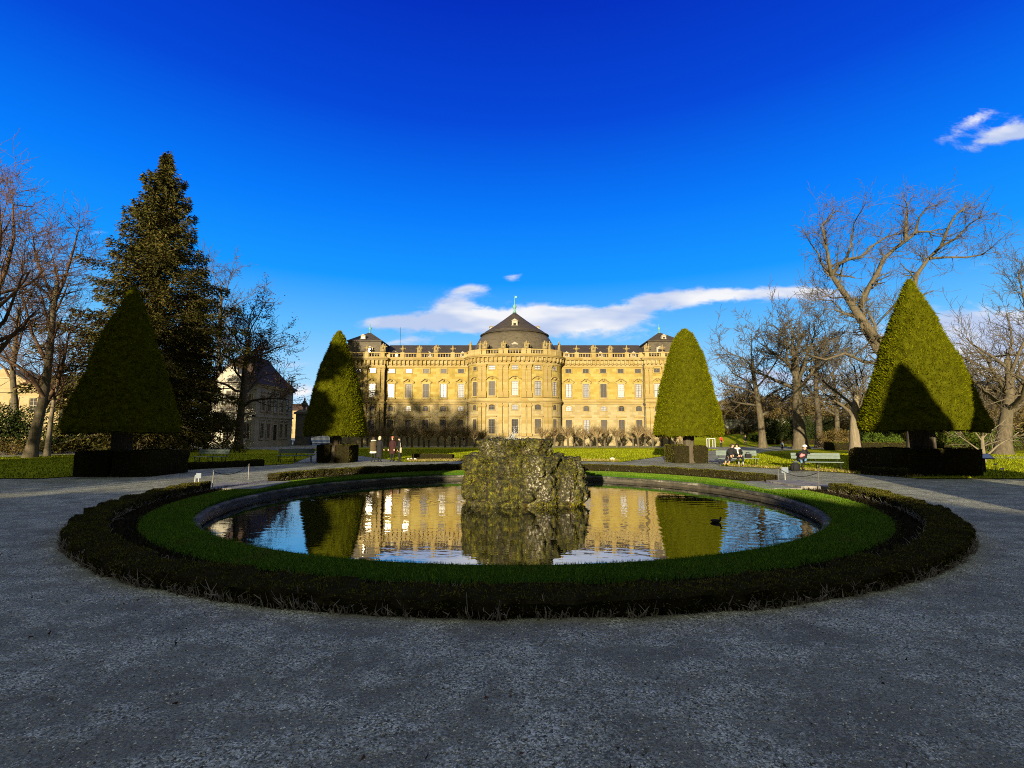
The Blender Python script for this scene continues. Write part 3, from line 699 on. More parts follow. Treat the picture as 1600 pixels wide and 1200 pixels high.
col = t_.ramp(n2, [(0.36, (0.005, 0.005, 0.003)), (0.49, (0.028, 0.025, 0.008)), (0.62, (0.09, 0.072, 0.02)), (0.75, (0.20, 0.16, 0.07))])
moss = t_.ramp(n2, [(0.38, (0.008, 0.008, 0.002)), (0.53, (0.08, 0.078, 0.006)), (0.68, (0.32, 0.27, 0.010))])
col = t_.mix(t_.ramp(n3, [(0.40, 0.0), (0.54, 0.95)]), col, moss)
lime = t_.ramp(t_.noise(t_.obj, 13, 4, .7), [(0.52, (0.05, 0.042, 0.02)), (0.60, (0.55, 0.50, 0.38))])
col = t_.mix(t_.ramp(n1, [(0.52, 0.0), (0.64, 0.8)]), col, lime)
col = t_.mix(t_.ramp(t_.noise(v_, 2.6, 4, .6), [(0.60, 0.0), (0.72, 0.5)]), col, (0.16, 0.075, 0.025))
t_.put(b_.inputs['Base Color'], col); b_.inputs['Roughness'].default_value = 0.75; b_.inputs['Specular IOR Level'].default_value = 0.35
bump(t_, b_, t_.m('ADD', n2, t_.m('MULTIPLY', vo, .5)), 1.0, 0.09)
M['tufa'] = m_
rock = empty('fountain_rock', (0.25, 16.1, WATER_Z), 0, 'big mossy tufa rock fountain in two tiers standing in the middle of the pond', 'rock fountain')
dz = -WATER_Z
rock_lump('lower_tier', -0.22, 0, 1.66, 1.75, -0.3, 1.22 + dz, 3, M['tufa'], rock, prof=([-.5, 0.0, .16, .3, .7, 1.2, 1.6], [.90, .90, .96, 1.03, 1.03, 1.0, .97]))
rock_lump('side_mass', 1.42, -0.1, 0.56, 1.25, -0.3, 1.16 + dz, 8, M['tufa'], rock, 140, 80, 2.6, prof=([-.5, 0.0, .2, .6, 1.0, 1.5], [.92, .92, 1.12, 1.08, 1.0, .86]))
rock_lump('upper_tier', -0.20, 0.25, 1.22, 1.2, 0.9 + dz, 1.70 + dz, 5, M['tufa'], rock, 200, 64, 3.2)
for (px_, py_, sz) in ((735, 781, .20), (774, 786, .19), (812, 788, .22), (848, 789, .15), (874, 786, .24), (903, 785, .16), (917, 771, .17), (758, 789, .12), (890, 789, .13)):
    g = G(px_, py_, WATER_Z + sz * .3)
    rock_lump('boulder', g.x - .25, g.y - 16.1 + .12, sz, sz * .9, -0.12, sz * .9, int(px_), M['tufa'], rock, 24, 16, 2.2, amp=.35)

# water squirting up from the rock: thin arcs of drops and spray
m_, t_, b_ = material('falling water'); b_.inputs['Base Color'].default_value = (0.95, 0.97, 1, 1); b_.inputs['Roughness'].default_value = 0.25
tr = t_.node('ShaderNodeBsdfTransparent'); mx = t_.node('ShaderNodeMixShader', {0: 0.22}); t_.l.new(tr.outputs[0], mx.inputs[1]); t_.l.new(b_.outputs[0], mx.inputs[2]); t_.l.new(mx.outputs[0], t_.out.inputs[0])
mb = MB(); rr = random.Random(4); o0 = Vector((0.05, 16.0, 1.62))
for k in range(16):
    vx = rr.uniform(-.45, .45); vy = rr.uniform(-.4, .4); vz = rr.uniform(2.2, 3.3) * (1 if k % 3 else .6); t0 = rr.uniform(0, .1)
    t = t0
    while t < 2 * vz / 9.8:
        t1 = t + rr.uniform(.02, .06)
        a = [o0 + Vector((vx * q, vy * q, vz * q - 4.9 * q * q)) + Vector((rr.uniform(-.012, .012), 0, 0)) for q in (t, (t + t1) / 2, t1)]
        mb.tube(a, [.004, rr.uniform(.005, .010), .003], 4); t = t1 + rr.uniform(.01, .05)
for k in range(220):
    p = o0 + Vector((rr.gauss(0, .28), rr.gauss(0, .25), abs(rr.gauss(0, .22)) - .03)); s = rr.uniform(.003, .009)
    mb.tube([p, p + Vector((0, 0, s * 2))], [s, s * .6], 4)
mb.cur = 0
tag(mb.build('fountain_jet', m_), 'thin sprinkling jets of white water rising from the top of the mossy rock', 'water jet', None, 'stuff')
# ================================================================== PALACE
PY = 80.0; PXC = 0.45                           # facade distance, centre line
pal = empty('palace', (PXC, PY, 0), 0, 'long yellow sandstone baroque palace with a domed central pavilion, balustrade and dark slate roofs', 'palace')
def bulge(u, n=2.35, a=7.62, b=4.1):             # plan of the curved centre: u in -1..1
    t = (u + 1) / 2 * math.pi
    c, s = -math.cos(t), math.sin(t)
    return (math.copysign(abs(c) ** (2 / n), c) * a, -(abs(s) ** (2 / n)) * b)
curve = [bulge(-1 + 2 * i / 36) for i in range(37)]
PLAN = [(-27.7, 14), (-27.7, -0.7), (-21.45, -0.7), (-21.45, 0.0)] + curve + [(21.45, 0.0), (21.45, -0.7), (27.7, -0.7), (27.7, 14)]
def offs(plan, o):
    out = []
    for i, p in enumerate(plan):
        a = plan[i - 1] if i > 0 else None; b = plan[i + 1] if i < len(plan) - 1 else None
        ns = []
        for q, r in ((a, p), (p, b)):
            if q is None or r is None: continue
            d = Vector((r[0] - q[0], r[1] - q[1]))
            if d.length > 1e-6: d.normalize(); ns.append(Vector((d.y, -d.x)))
        nn = sum(ns, Vector((0, 0)))
        if nn.length < 1e-6: nn = ns[0]
        nn.normalize(); k = 1 / max(0.5, nn.dot(ns[0])) if ns else 1
        out.append((p[0] + nn.x * o * k, p[1] + nn.y * o * k))
    return out
def sweep(mb, plan, prof):                       # prof: (out, z) from bottom to top
    cols = [offs(plan, o) for o, z in prof]; n = len(plan)
    vs = [(x, y, prof[j][1]) for j, c in enumerate(cols) for x, y in c]
    fs = [(j * n + i, j * n + i + 1, (j + 1) * n + i + 1, (j + 1) * n + i) for j in range(len(prof) - 1) for i in range(n - 1)]
    mb.add(vs, fs)
mb = MB(); sweep(mb, PLAN, [(0.25, -0.2), (0.25, 1.45), (0.10, 1.6), (0.0, 1.62), (0.0, 6.9)]); mb.build('lower_wall', M['sand_lo'], pal)
mb = MB(); sweep(mb, PLAN, [(0.0, 6.9), (0.0, 13.05)]); mb.build('upper_wall', M['sand'], pal)
mb = MB(); sweep(mb, PLAN, [(0.0, 6.72), (0.14, 6.78), (0.16, 6.95), (0.30, 7.0), (0.32, 7.14), (0.12, 7.2), (0.10, 7.55), (0.0, 7.6)]); mb.build('string_course', M['trim'], pal)
mb = MB()
sweep(mb, PLAN, [(0.0, 12.86), (0.10, 12.9), (0.12, 13.15), (0.05, 13.2), (0.05, 13.3), (0.22, 13.38), (0.24, 13.95), (0.62, 13.98), (0.66, 14.12), (0.78, 14.2), (0.80, 14.3), (0.30, 14.42), (0.2, 14.45), (-1.6, 14.5)])
def along(plan, step, start=0.0):
    """points with unit normals at even steps along the plan"""
    res = []; d = start
    for (a, b) in zip(plan[:-1], plan[1:]):
        v = Vector((b[0] - a[0], b[1] - a[1])); L = v.length
        if L < 1e-6: continue
        v /= L
        while d <= L: res.append((a[0] + v.x * d, a[1] + v.y * d, v.y, -v.x)); d += step
        d -= L
    return res
def frame_at(x, y, nx, ny, z=0.0):               # local +X along the wall, -Y outwards
    return Matrix.Translation((x, y, z)) @ Matrix(((-ny, -nx, 0, 0), (nx, -ny, 0, 0), (0, 0, 1, 0), (0, 0, 0, 1)))
for x, y, nx, ny in along(PLAN[1:-1], 0.70, 0.35):   # brackets under the cornice
    m = frame_at(x, y, nx, ny); mb.box(-.13, .13, -.58, -.24, 13.42, 13.95, m); mb.box(-.10, .10, -.42, -.24, 13.25, 13.42, m)
mb.build('cornice', M['trim'], pal)
# where a photo column (in pixels from the centre line) meets the facade
def onfac(rel):
    for a, b in zip(PLAN[1:-2], PLAN[2:-1]):
        f0 = a[0] + 0 - rel / F_PX * (PY + a[1]); f1 = b[0] - rel / F_PX * (PY + b[1])
        if f0 <= 0 <= f1 and f1 > f0:
            k = -f0 / (f1 - f0); v = Vector((b[0] - a[0], b[1] - a[1]))
            if v.length < 1e-6 or abs(v.x) < 1e-6: continue
            v.normalize(); return (a[0] + (b[0] - a[0]) * k, a[1] + (b[1] - a[1]) * k, v.y, -v.x)
WINGS = [s * (84.4 + 27.35 * i) for s in (-1, 1) for i in range(5)]
ENDS = [s * v for s in (-1, 1) for v in (223.5, 245.5)]
MID = [-62, -35.8, 0, 35.8, 62]
# balustrade
dies = [s * v for s in (-1, 1) for v in (14, 22, 47, 54, 76, 97.5, 124, 150.5, 176.5, 199, 208, 233, 258)]
mb = MB(); sweep(mb, PLAN[1:-1], [(0.36, 14.40), (0.36, 14.54), (0.02, 14.54), (0.02, 14.40)]); sweep(mb, PLAN[1:-1], [(0.36, 15.11), (0.38, 15.26), (0.0, 15.26), (0.02, 15.11), (0.36, 15.11)])
for x, y, nx, ny in along(PLAN[1:-1], 0.44, 0.22):
    m = frame_at(x, y, nx, ny); mb.lathe([(.075, 14.52), (.05, 14.60), (.10, 14.72), (.10, 14.80), (.05, 15.0), (.075, 15.12)], 6, m @ Matrix.Translation((0, -.19, 0)))
for r in dies:
    p = onfac(r)
    if p: mb.box(-.34, .34, -.42, .06, 14.38, 15.32, frame_at(*p))
for s in (-1, 1):                                # solid parapet on the flanks of the curve
    for r in (60, 66): 
        p = onfac(s * r)
        if p: mb.box(-.8, .8, -.40, .04, 14.38, 15.30, frame_at(*p))
mb.build('balustrade', M['trim'], pal)
# pilasters, one mesh each
def pil_mesh(wd):
    mb = MB(); w2 = wd / 2
    mb.box(-w2 - .08, w2 + .08, -.36, -.1, 1.55, 2.0); mb.box(-w2, w2, -.26, .0, 2.0, 6.2); mb.box(-w2 - .07, w2 + .07, -.34, .0, 6.2, 6.5); mb.box(-w2, w2, -.28, .0, 6.5, 6.72)
    mb.box(-w2 - .10, w2 + .10, -.36, -.0, 7.6, 8.35); mb.box(-w2 - .05, w2 + .05, -.30, 0, 8.35, 8.6); mb.box(-w2, w2, -.24, 0, 8.6, 12.0)
    mb.box(-w2 - .03, w2 + .03, -.28, 0, 12.0, 12.15); mb.add([(-w2, -.24, 12.15), (w2, -.24, 12.15), (w2 + .16, -.44, 12.75), (-w2 - .16, -.44, 12.75), (-w2 - .16, 0, 12.75), (w2 + .16, 0, 12.75), (w2, 0, 12.15), (-w2, 0, 12.15)], [(0, 1, 2, 3), (3, 2, 5, 4), (1, 6, 5, 2), (7, 0, 3, 4)])
    for sx in (-1, 1): mb.lathe([(.02, 12.5), (.13, 12.55), (.13, 12.7), (.02, 12.75)], 8, Matrix.Translation((sx * (w2 + .03), -.36, 0)))
    mb.box(-w2 - .2, w2 + .2, -.48, 0, 12.75, 12.87); return mb.mesh('pilaster', M['trim'])
pil_w, pil_n = pil_mesh(.62), pil_mesh(.52)
def place(name, me, rel, z=0.0, parent=pal):
    x, y, nx, ny = onfac(rel); o = link(name, me, parent, (x, y, z)); o.rotation_euler = (0, 0, math.atan2(nx, -ny)); return o
for r in [s * v for s in (-1, 1) for v in (13.8, 22.4, 47.5, 53.8)]: place('pilaster', pil_w, r)
for r in [s * v for s in (-1, 1) for v in (207, 213.5, 234.5, 256)]: place('pilaster', pil_n, r)
# windows > pane, surround is the window's own mesh; a main window also carries its pediment
def win_meshes(w, h, nx, ny, arch=0.0, bars='frame_dk', glass='pane', sur=.16, sill=True, cross=.07, trim='trim'):
    fr = MB(); w2 = w / 2
    pts = lambda W2, H, extra: ([(-W2, -extra)] + [(W2, -extra)] + ([(W2, H)] if arch == 0 else [(W2, H - arch)] + [(W2 * math.cos(t), H - arch + arch * math.sin(t) * (1 + (extra > 0) * .1)) for t in np.linspace(.2, math.pi - .2, 7)] + [(-W2, H - arch)]) + ([(-W2, H)] if arch == 0 else []))
    o = pts(w2 + sur, h + sur, sur * .6); i = pts(w2, h, 0); n = len(o)
    # surround ring: front, inner and outer reveals
    vs = [(x, -.13, z) for x, z in o] + [(x, -.13, z) for x, z in i] + [(x, .02, z) for x, z in o] + [(x, .02, z) for x, z in i]
    fs = []
    for k in range(n):
        k2 = (k + 1) % n; fs += [(k, k2, n + k2, n + k), (2 * n + k, 2 * n + k2, k2, k), (n + k, n + k2, 3 * n + k2, 3 * n + k)]
    fr.add(vs, fs)
    if sill: fr.box(-w2 - sur - .06, w2 + sur + .06, -.22, .0, -.22, -.02)
    fr.cur = 1
    top = h - (arch * .35)
    for k in range(1, nx): x = -w2 + w * k / nx; ww = cross if (nx % 2 == 0 and k == nx // 2) else .025; fr.box(x - ww / 2, x + ww / 2, -.055, -.02, 0, top)
    for k in range(1, ny): z = h * k / ny; ww = cross if k == round(ny * .5) else .022; fr.box(-w2, w2, -.058, -.024, z - ww / 2, z + ww / 2)
    fr.box(-w2, -w2 + .06, -.06, -.015, 0, h - arch); fr.box(w2 - .06, w2, -.06, -.015, 0, h - arch); fr.box(-w2, w2, -.061, -.014, 0, .06)
    if arch == 0: fr.box(-w2, w2, -.061, -.014, h - .06, h)
    gl = MB(); gl.add([(x, -.018, z) for x, z in i], [tuple(range(n))])
    return fr.mesh('window', [M[trim], M[bars]]), gl.mesh('pane', M[glass]), gl.mesh('pane', M['pane_dk'])
def ped_mesh(kind):
    mb = MB()
    if kind == 'wing':                           # broken, curled gable with cartouche
        for s in (-1, 1):
            mb.tube([(s * .95, -.16, .0), (s * .75, -.2, .10), (s * .45, -.22, .32), (s * .2, -.24, .50), (s * .06, -.24, .46)], [.05, .08, .09, .08, .05], 6)
            mb.tube([(s * .95, -.16, .0), (s * .86, -.18, -.16), (s * .70, -.16, -.22)], [.05, .07, .03], 6)
        mb.lathe([(.02, .05), (.16, .12), (.20, .25), (.10, .38), (.02, .42)], 8, Matrix.Translation((0, -.16, -.02)))
        mb.box(-.95, .95, -.10, 0, -.30, -.20)
    elif kind == 'mid':                          # arched hood
        mb.tube([(.78 * math.cos(t), -.22, .42 * math.sin(t) - .02) for t in np.linspace(.12, math.pi - .12, 10)], .085, 6)
        for s in (-1, 1): mb.tube([(s * .80, -.2, 0.02), (s * .95, -.2, -.02), (s * .92, -.18, -.16)], [.08, .07, .03], 6)
        mb.lathe([(.02, -.12), (.20, .0), (.22, .16), (.02, .3)], 8, Matrix.Translation((0, -.16, 0)))
    else:                                        # flat hood on the ground floor
        mb.box(-.85, .85, -.30, 0, 0, .10); mb.box(-.75, .75, -.18, 0, -.12, 0)
    return mb.mesh('pediment', M['trim'])
wm = win_meshes(1.02, 2.25, 4, 6); wm_n = win_meshes(.80, 2.25, 2, 6)
wa = win_meshes(.98, .68, 4, 2, sill=False); wa_n = win_meshes(.7, .62, 2, 2, sill=False)
wz = win_meshes(.98, .84, 4, 3, arch=.26, sill=False, glass='pane'); wz_n = win_meshes(.72, .84, 2, 3, arch=.26, sill=False)
wg = win_meshes(1.0, 2.25, 4, 6); wg_n = win_meshes(.75, 2.25, 2, 6)
wb = win_meshes(1.5, .72, 2, 1, sill=False, bars='frame_dk', glass='pane', sur=.18)
ped = {k: ped_mesh(k) for k in ('wing', 'mid', 'low')}
rw = random.Random(12)
def window(ms, rel, z, dark, pedk=None, pz=0.0):
    o = place('window', ms[0], rel, z); link('pane', ms[2] if dark else ms[1], o)
    if pedk: link('pediment', ped[pedk], o, (0, 0, pz))
for r in WINGS + ENDS:
    left = r < 0
    window(wa, r, 11.92, (not left and abs(r) > 80) or (left and abs(r) < 140))
    window(wm, r, 7.85, rw.random() < (.45 if left else .12), 'wing', 2.62)
    window(wz, r, 5.62, rw.random() < .65)
    window(wg, r, 1.95, left or rw.random() < .5, 'low', 2.72)
    if abs(r) < 200: window(wb, r, .45, False)
for r in MID:
    nrw = abs(r) > 50
    window(wa_n if nrw else wa, r, 12.0, nrw and r < 0)
    window(wm_n if nrw else wm, r, 7.9, r in (-35.8, -62), 'mid', 2.66)
    window(wz_n if nrw else wz, r, 5.66, r != 0)
    window(wg_n if nrw else wg, r, 1.95, True, 'low', 2.72)
# drainpipes in the corners
for r, y in ((-72.9, 0), (72.9, 0), (-202.0, 0), (202.0, 0)):
    x = r / F_PX * PY; mb = MB(); mb.tube([(x, -.16, .2), (x, -.16, 13.6)], .09, 8); mb.tube([(x, -.16, 13.5), (x, -.25, 14.1)], [.14, .2], 8); mb.tube([(x, -.16, 6.5), (x, -.16, 6.9), (x, -.18, 7.25)], [.12, .24, .10], 8); mb.build('drainpipe', M['pipe'], pal)
# vases and figure groups on the balustrade
def vase_mesh():
    mb = MB(); mb.smooth = True
    mb.lathe([(.26, 0), (.26, .08), (.10, .14), (.08, .3), (.20, .42), (.30, .62), (.26, .78), (.12, .86), (.16, .92), (.08, 1.02), (.10, 1.12), (.02, 1.3)], 10)
    for s in (-1, 1): mb.tube([(s * .26, 0, .72), (s * .46, 0, .78), (s * .48, 0, .64), (s * .36, 0, .55)], [.05, .06, .05, .03], 6)
    return mb.mesh('vase', M['statue'])
def figure_mesh(seed, group):
    rr = random.Random(seed); mb = MB(); mb.smooth = True
    def fig(x, lean, h):
        mb.tube([(x, 0, 0), (x + lean * .2, 0, h * .28), (x + lean * .5, -.02, h * .5), (x + lean, 0, h * .72), (x + lean, 0, h * .82)], [h * .17, h * .16, h * .12, h * .14, h * .05], 8)
        mb.lathe([(.01, h * .80), (h * .07, h * .84), (h * .08, h * .91), (h * .05, h * .97), (.01, h)], 8, Matrix.Translation((x + lean, 0, 0)))
        for s in (-1, 1):
            e = rr.uniform(.3, .8); mb.tube([(x + lean + s * h * .12, 0, h * .74), (x + lean + s * h * .28, -.05, h * (.50 + .2 * e)), (x + lean + s * h * (.22 + .2 * rr.random()), -.12, h * (.35 + .5 * e))], [h * .055, h * .05, h * .03], 6)
    if group:
        mb.lathe([(.42, 0), (.40, .25), (.30, .4), (.28, .42)], 10); fig(-.2, -.05, 1.05); fig(.24, .06, 1.15); mb.tube([(-.1, .1, .3), (0, .1, 1.0), (.05, .1, 1.3)], [.16, .18, .06], 7)
    else: mb.lathe([(.26, 0), (.26, .1), (.2, .14)], 8); fig(0, .03, 1.35)
    me = mb.mesh('statue', M['statue']); return me
vm = vase_mesh(); st1 = [figure_mesh(i, False) for i in range(3)]; st2 = [figure_mesh(i + 9, True) for i in range(3)]
def deco(rel, name, me, k=1.0):
    x, y, nx, ny = onfac(rel); o = link(name, me, pal, (x - nx * -.18, y + ny * .18, 15.31)); o.rotation_euler = (0, 0, math.atan2(nx, -ny)); o.scale = (k, k, k)
for s in (-1, 1):
    deco(s * 18, 'statue', st2[0], 1.0); deco(s * 47, 'statue', st2[1], 1.1); deco(s * 54, 'statue', st1[1], 1.0); deco(s * 68.5, 'statue', st1[0], 1.15)
    deco(s * 97.5, 'vase', vm); deco(s * 124, 'statue', st2[2], 1.1); deco(s * 150.5, 'statue', st2[1], 1.0); deco(s * 176.5, 'vase', vm); deco(s * 208, 'statue', st2[0], 1.15); deco(s * 233, 'vase', vm)
# roofs
mb = MB()
for s in (-1, 1):
    a, b = s * 6.5, s * 22.5
    vs = [(a, 1.3, 14.45), (b, 1.3, 14.45), (b, 7.0, 17.9), (a, 7.0, 17.9), (b, 12, 14.5), (a, 12, 14.5)]
    mb.add(vs, [(0, 1, 2, 3), (3, 2, 4, 5)] if s > 0 else [(1, 0, 3, 2), (2, 3, 5, 4)])
mb.build('wing_roof', M['slate'], pal)
def frust(mb, x0, x1, y0, y1, z0, X0, X1, Y0, Y1, z1, cap=False):
    mb.add([(x0, y0, z0), (x1, y0, z0), (x1, y1, z0), (x0, y1, z0), (X0, Y0, z1), (X1, Y0, z1), (X1, Y1, z1), (X0, Y1, z1)], [(0, 1, 5, 4), (1, 2, 6, 5), (2, 3, 7, 6), (3, 0, 4, 7)] + ([(4, 5, 6, 7)] if cap else []))
def lath(prof, n=8): mb = MB(); mb.smooth = True; mb.lathe(prof, n); return mb
for s in (-1, 1):
    cx = s * 25.3
    mb = MB(); frust(mb, cx - 3.2, cx + 3.2, .3, 7.2, 14.45, cx - 2.75, cx + 2.75, .9, 6.7, 17.45); mb.build('mansard_roof', M['slate_lt'], pal)
    mb = MB(); frust(mb, cx - 2.95, cx + 2.95, .7, 6.9, 17.40, cx - 2.95, cx + 2.95, .7, 6.9, 17.58); frust(mb, cx - 2.95, cx + 2.95, .7, 6.9, 17.58, cx - .15, cx + .15, 3.65, 3.95, 19.5, True); mb.build('pavilion_roof', M['slate'], pal)
    f = lath([(.22, 0), (.10, .2), (.08, .5), (.24, .75), (.20, .95), (.05, 1.1), (.04, 1.6), (.01, 1.7)]).build('finial', M['copper'], pal, (cx, 3.8, 19.45))
# dome: curved lower roof, ledge, bell-shaped top
def oval(mb, prof, n=64, ax=1.0, ay=0.93):
    mb.lathe(prof, n, Matrix.Translation((0, 3.9, 0)), sx=ax, sy=ay)
mb = MB(); mb.smooth = True; oval(mb, [(7.35, 14.45), (7.25, 15.4), (7.05, 16.3), (6.7, 17.2), (6.2, 18.1), (5.72, 18.75)]); mb.build('dome', M['slate_lt'], pal)
mb = MB(); oval(mb, [(5.6, 18.70), (5.98, 18.76), (6.02, 18.92), (5.8, 19.02), (5.3, 19.1)]); mb.build('dome_ledge', M['slate'], pal)
mb = MB(); mb.smooth = True; oval(mb, [(5.75, 19.0), (5.2, 19.45), (4.3, 20.05), (3.3, 20.75), (2.2, 21.55), (1.1, 22.4), (.15, 23.15)]); mb.build('dome_roof', M['slate'], pal)
lath([(.34, 0), (.22, .25), (.14, .5), (.16, .7), (.30, .95), (.34, 1.15), (.22, 1.35), (.10, 1.5), (.06, 1.9), (.03, 2.8), (.01, 3.2)], 10).build('finial', M['copper'], pal, (0, 3.9, 23.1))
mb = MB(); mb.prism_y([(0, 0), (.35, .05), (.42, .3), (.2, .42), (.05, .3)], -.03, .03); mb.build('weathervane', M['copper'], pal, (.03, 3.9, 25.75))
# dormers > pane
def dormer_mesh(w, h):
    mb = MB(); w2 = w / 2
    mb.box(-w2, w2, -.05, .9, 0, h); mb.cur = 0
    mb.prism_y([(-w2 - .14, h), (w2 + .14, h), (w2 * .6, h + .16), (0, h + .34), (-w2 * .6, h + .16)], -.14, .9)
    mb.box(-w2 - .1, w2 + .1, -.12, .0, -.06, .04); return mb.mesh('dormer', M['frame_lt'])
dm = dormer_mesh(.78, .55); dml = dormer_mesh(.95, .85)
def dpane(w, h):
    mb = MB(); mb.add([(-w / 2, -.056, .08), (w / 2, -.056, .08), (w / 2, -.056, h), (-w / 2, -.056, h)], [(0, 1, 2, 3)]); return mb.mesh('pane', M['pane_dk'])
dp = dpane(.44, .46); dpl = dpane(.5, .7)
M['mirror'] = m_glass('glancing dormer glass', (0.9, 0.9, 0.9), (0.95, 0.95, 0.95), 1.0, 0.12)
for r in (-187.5, -135, -82, 82, 135, 187.5):
    o = link('dormer', dm, pal, (r / F_PX * 82.4, 2.25, 15.05)); link('pane', dp, o)
for s in (-1, 1): o = link('dormer', dml, pal, (s * 25.4 - .2, .95, 17.85)); o.scale = (.8, 1, .7); link('pane', dp, o)
o = link('dormer', dml, pal, (-24.2, .35, 15.35)); q = link('pane', dpl, o)
q.data = dpl.copy(); q.data.materials[0] = M['mirror']
o = link('dormer', dml, pal, (24.2, .35, 15.35)); link('pane', dpl, o)
o = link('dormer', dml, pal, (0, -2.6, 15.5)); link('pane', dpl, o)
o = link('dormer', dml, pal, (0, -.15, 19.9)); link('pane', dp, o)
for s in (-1, 1): o = link('dormer', dml, pal, (s * 4.3, 3.9, 19.6)); o.rotation_euler = (0, 0, s * R(90)); link('pane', dp, o)
mb = MB(); mb.tube([(0, 0, 0), (0, 0, 4.2)], .025, 4); mb.build('lightning_rod', M['iron'], pal, (-20.6, 6.5, 16.9))

# ================================================================== SIDE BUILDING on the left
sb = empty('side_building', (-43.0, 70.0, 0), 0, 'cream two-storey building with brown hipped roof and curved gable, left of the palace', 'building')
SX0, SX1, SY0, SY1, SZ = -1.2, 6.2, 0.0, 11.6, 9.1
mb = MB(); mb.box(SX0, SX1, SY0, SY1, -.1, SZ); mb.build('wall', M['plaster'], sb)
mb = MB()
for z0, z1, o in ((0, .9, .10), (4.35, 4.6, .16), (8.75, 9.0, .22), (9.0, 9.15, .42)):
    mb.box(SX0 - o, SX1 + o, SY0 - o, SY1 + o, z0, z1)
mb.build('cornice', M['plaster'], sb)
mb = MB(); e = .55
prof = [(-e, 9.15), (-.1, 9.55), (1.0, 10.8), (2.2, 12.6), (3.0, 13.9)]
for (i0, z0), (i1, z1) in zip(prof[:-1], prof[1:]): frust(mb, SX0 + i0, SX1 - i0, SY0 + i0, SY1 - i0, z0, SX0 + i1, SX1 - i1, SY0 + i1, SY1 - i1, z1, i1 == 3.0)
mb.build('roof', M['redroof'], sb)
mb = MB(); mb.prism_y([(.2, 9.0), (4.8, 9.0), (4.4, 9.9), (3.7, 10.9), (2.9, 11.5), (2.5, 11.65), (2.1, 11.5), (1.3, 10.9), (.6, 9.9)], -.35, 1.2); mb.build('gable', M['plaster'], sb)
for x in (-1.0, 1.0, 3.95, 5.95):
    mb = MB(); mb.box(x - .28, x + .28, -.16, 0.0, .9, 8.75); mb.box(x - .36, x + .36, -.24, 0, 8.3, 8.75); mb.build('pilaster', M['plaster'], sb)
def sb_win(w, h): return win_meshes(w, h, 2, 4, trim='plaster', bars='frame_lt', glass='pane_dk', sur=.16)
sw = sb_win(.95, 2.2); sw2 = sb_win(1.5, 2.9); sdr = win_meshes(1.1, 2.9, 2, 1, trim='plaster', bars='frame_dk', glass='pane_dk', sur=.18, sill=False)
mb = MB(); mb.tube([(.62 * math.cos(t), -.14, .24 * math.sin(t)) for t in np.linspace(.1, 3.04, 8)], .08, 6); hood = mb.mesh('hood', M['plaster'])
for yv in (1.7, 3.6, 5.6, 7.6, 9.4):
    dr = yv == 5.6
    for z, ms in ((1.25, sw), (5.35, sw)):
        me = sdr if (dr and z < 2) else sw
        o = link('door' if me is sdr else 'window', me[0], sb, (SX1, yv, .4 if me is sdr else z), R(90)); link('pane', me[1], o); link('hood', hood, o, (0, 0, (3.3 if me is sdr else 2.55)))
for xv, z, ms in ((0, 1.2, sw), (2.5, 1.0, sw2), (4.95, 1.2, sw), (0, 5.4, sw), (2.5, 5.2, sw2), (4.95, 5.4, sw)):
    o = link('window', ms[0], sb, (xv, 0, z)); link('pane', ms[1], o)
mb = MB(); mb.lathe([(.2, 0), (.12, .25), (.2, .5), (.08, .7)], 8); mb.box(-.07, .07, -.07, .07, .7, 1.9); mb.box(-.42, .42, -.07, .07, 1.15, 1.33); mb.box(-.13, .13, -.09, .09, 1.9, 2.05); mb.build('cross_finial', M['greystone'], sb, (SX1 - .2, SY1 - .3, 9.4))
# gate pillar with urn, iron gate and boundary wall behind the cone tree
gp = empty('gate_pillar', (-35.0, 82.0, 0), 0, 'grey stone gate pillar topped by an urn right of the cream side building', 'gate pillar')
mb = MB(); mb.box(-1.15, 1.15, -1, 1, 0, .7); mb.box(-1.0, 1.0, -.85, .85, .7, 5.2); mb.box(-1.25, 1.25, -1.1, 1.1, 5.2, 5.5); frust(mb, -1.2, 1.2, -1.05, 1.05, 5.5, -.5, .5, -.5, .5, 5.95, True); mb.build('shaft', M['greystone'], gp)
lath([(.4, 5.9), (.2, 6.1), (.18, 6.3), (.5, 6.7), (.55, 7.0), (.3, 7.2), (.35, 7.3), (.12, 7.5), (.16, 7.8), (.02, 8.0)], 10).build('urn', M['greystone'], gp)
ga = empty('iron_gate', (-33.9, 82.0, 0), 0, 'tall black iron gate between the stone pillar and the palace wall', 'gate')
mb = MB()
for k in range(22): mb.tube([(k * .2, 0, .1), (k * .2, 0, 4.0 + .8 * math.sin(k / 21 * math.pi))], .03, 4)
for z in (.3, 2.0, 3.8): mb.box(0, 4.2, -.03, .03, z, z + .08)
mb.build('bars', M['iron'], ga)
mb = MB(); mb.tube([(.2, 0, 4.0), (1.0, 0, 5.1), (2.1, 0, 5.9), (3.2, 0, 5.1), (4.0, 0, 4.0)], .07, 6); mb.build('scrollwork', M['iron'], ga)
bw = empty('garden_wall', (-29.6, 82.0, 0), 0, 'grey stone wall joining the iron gate to the palace behind the left narrow cone tree', 'wall')
mb = MB(); mb.box(0, 1.9, -.5, .5, 0, 4.6); mb.build('wall', M['greystone'], bw); mb = MB(); mb.box(-.15, 1.9, -.7, .7, 4.6, 4.95); mb.build('coping', M['greystone'], bw)
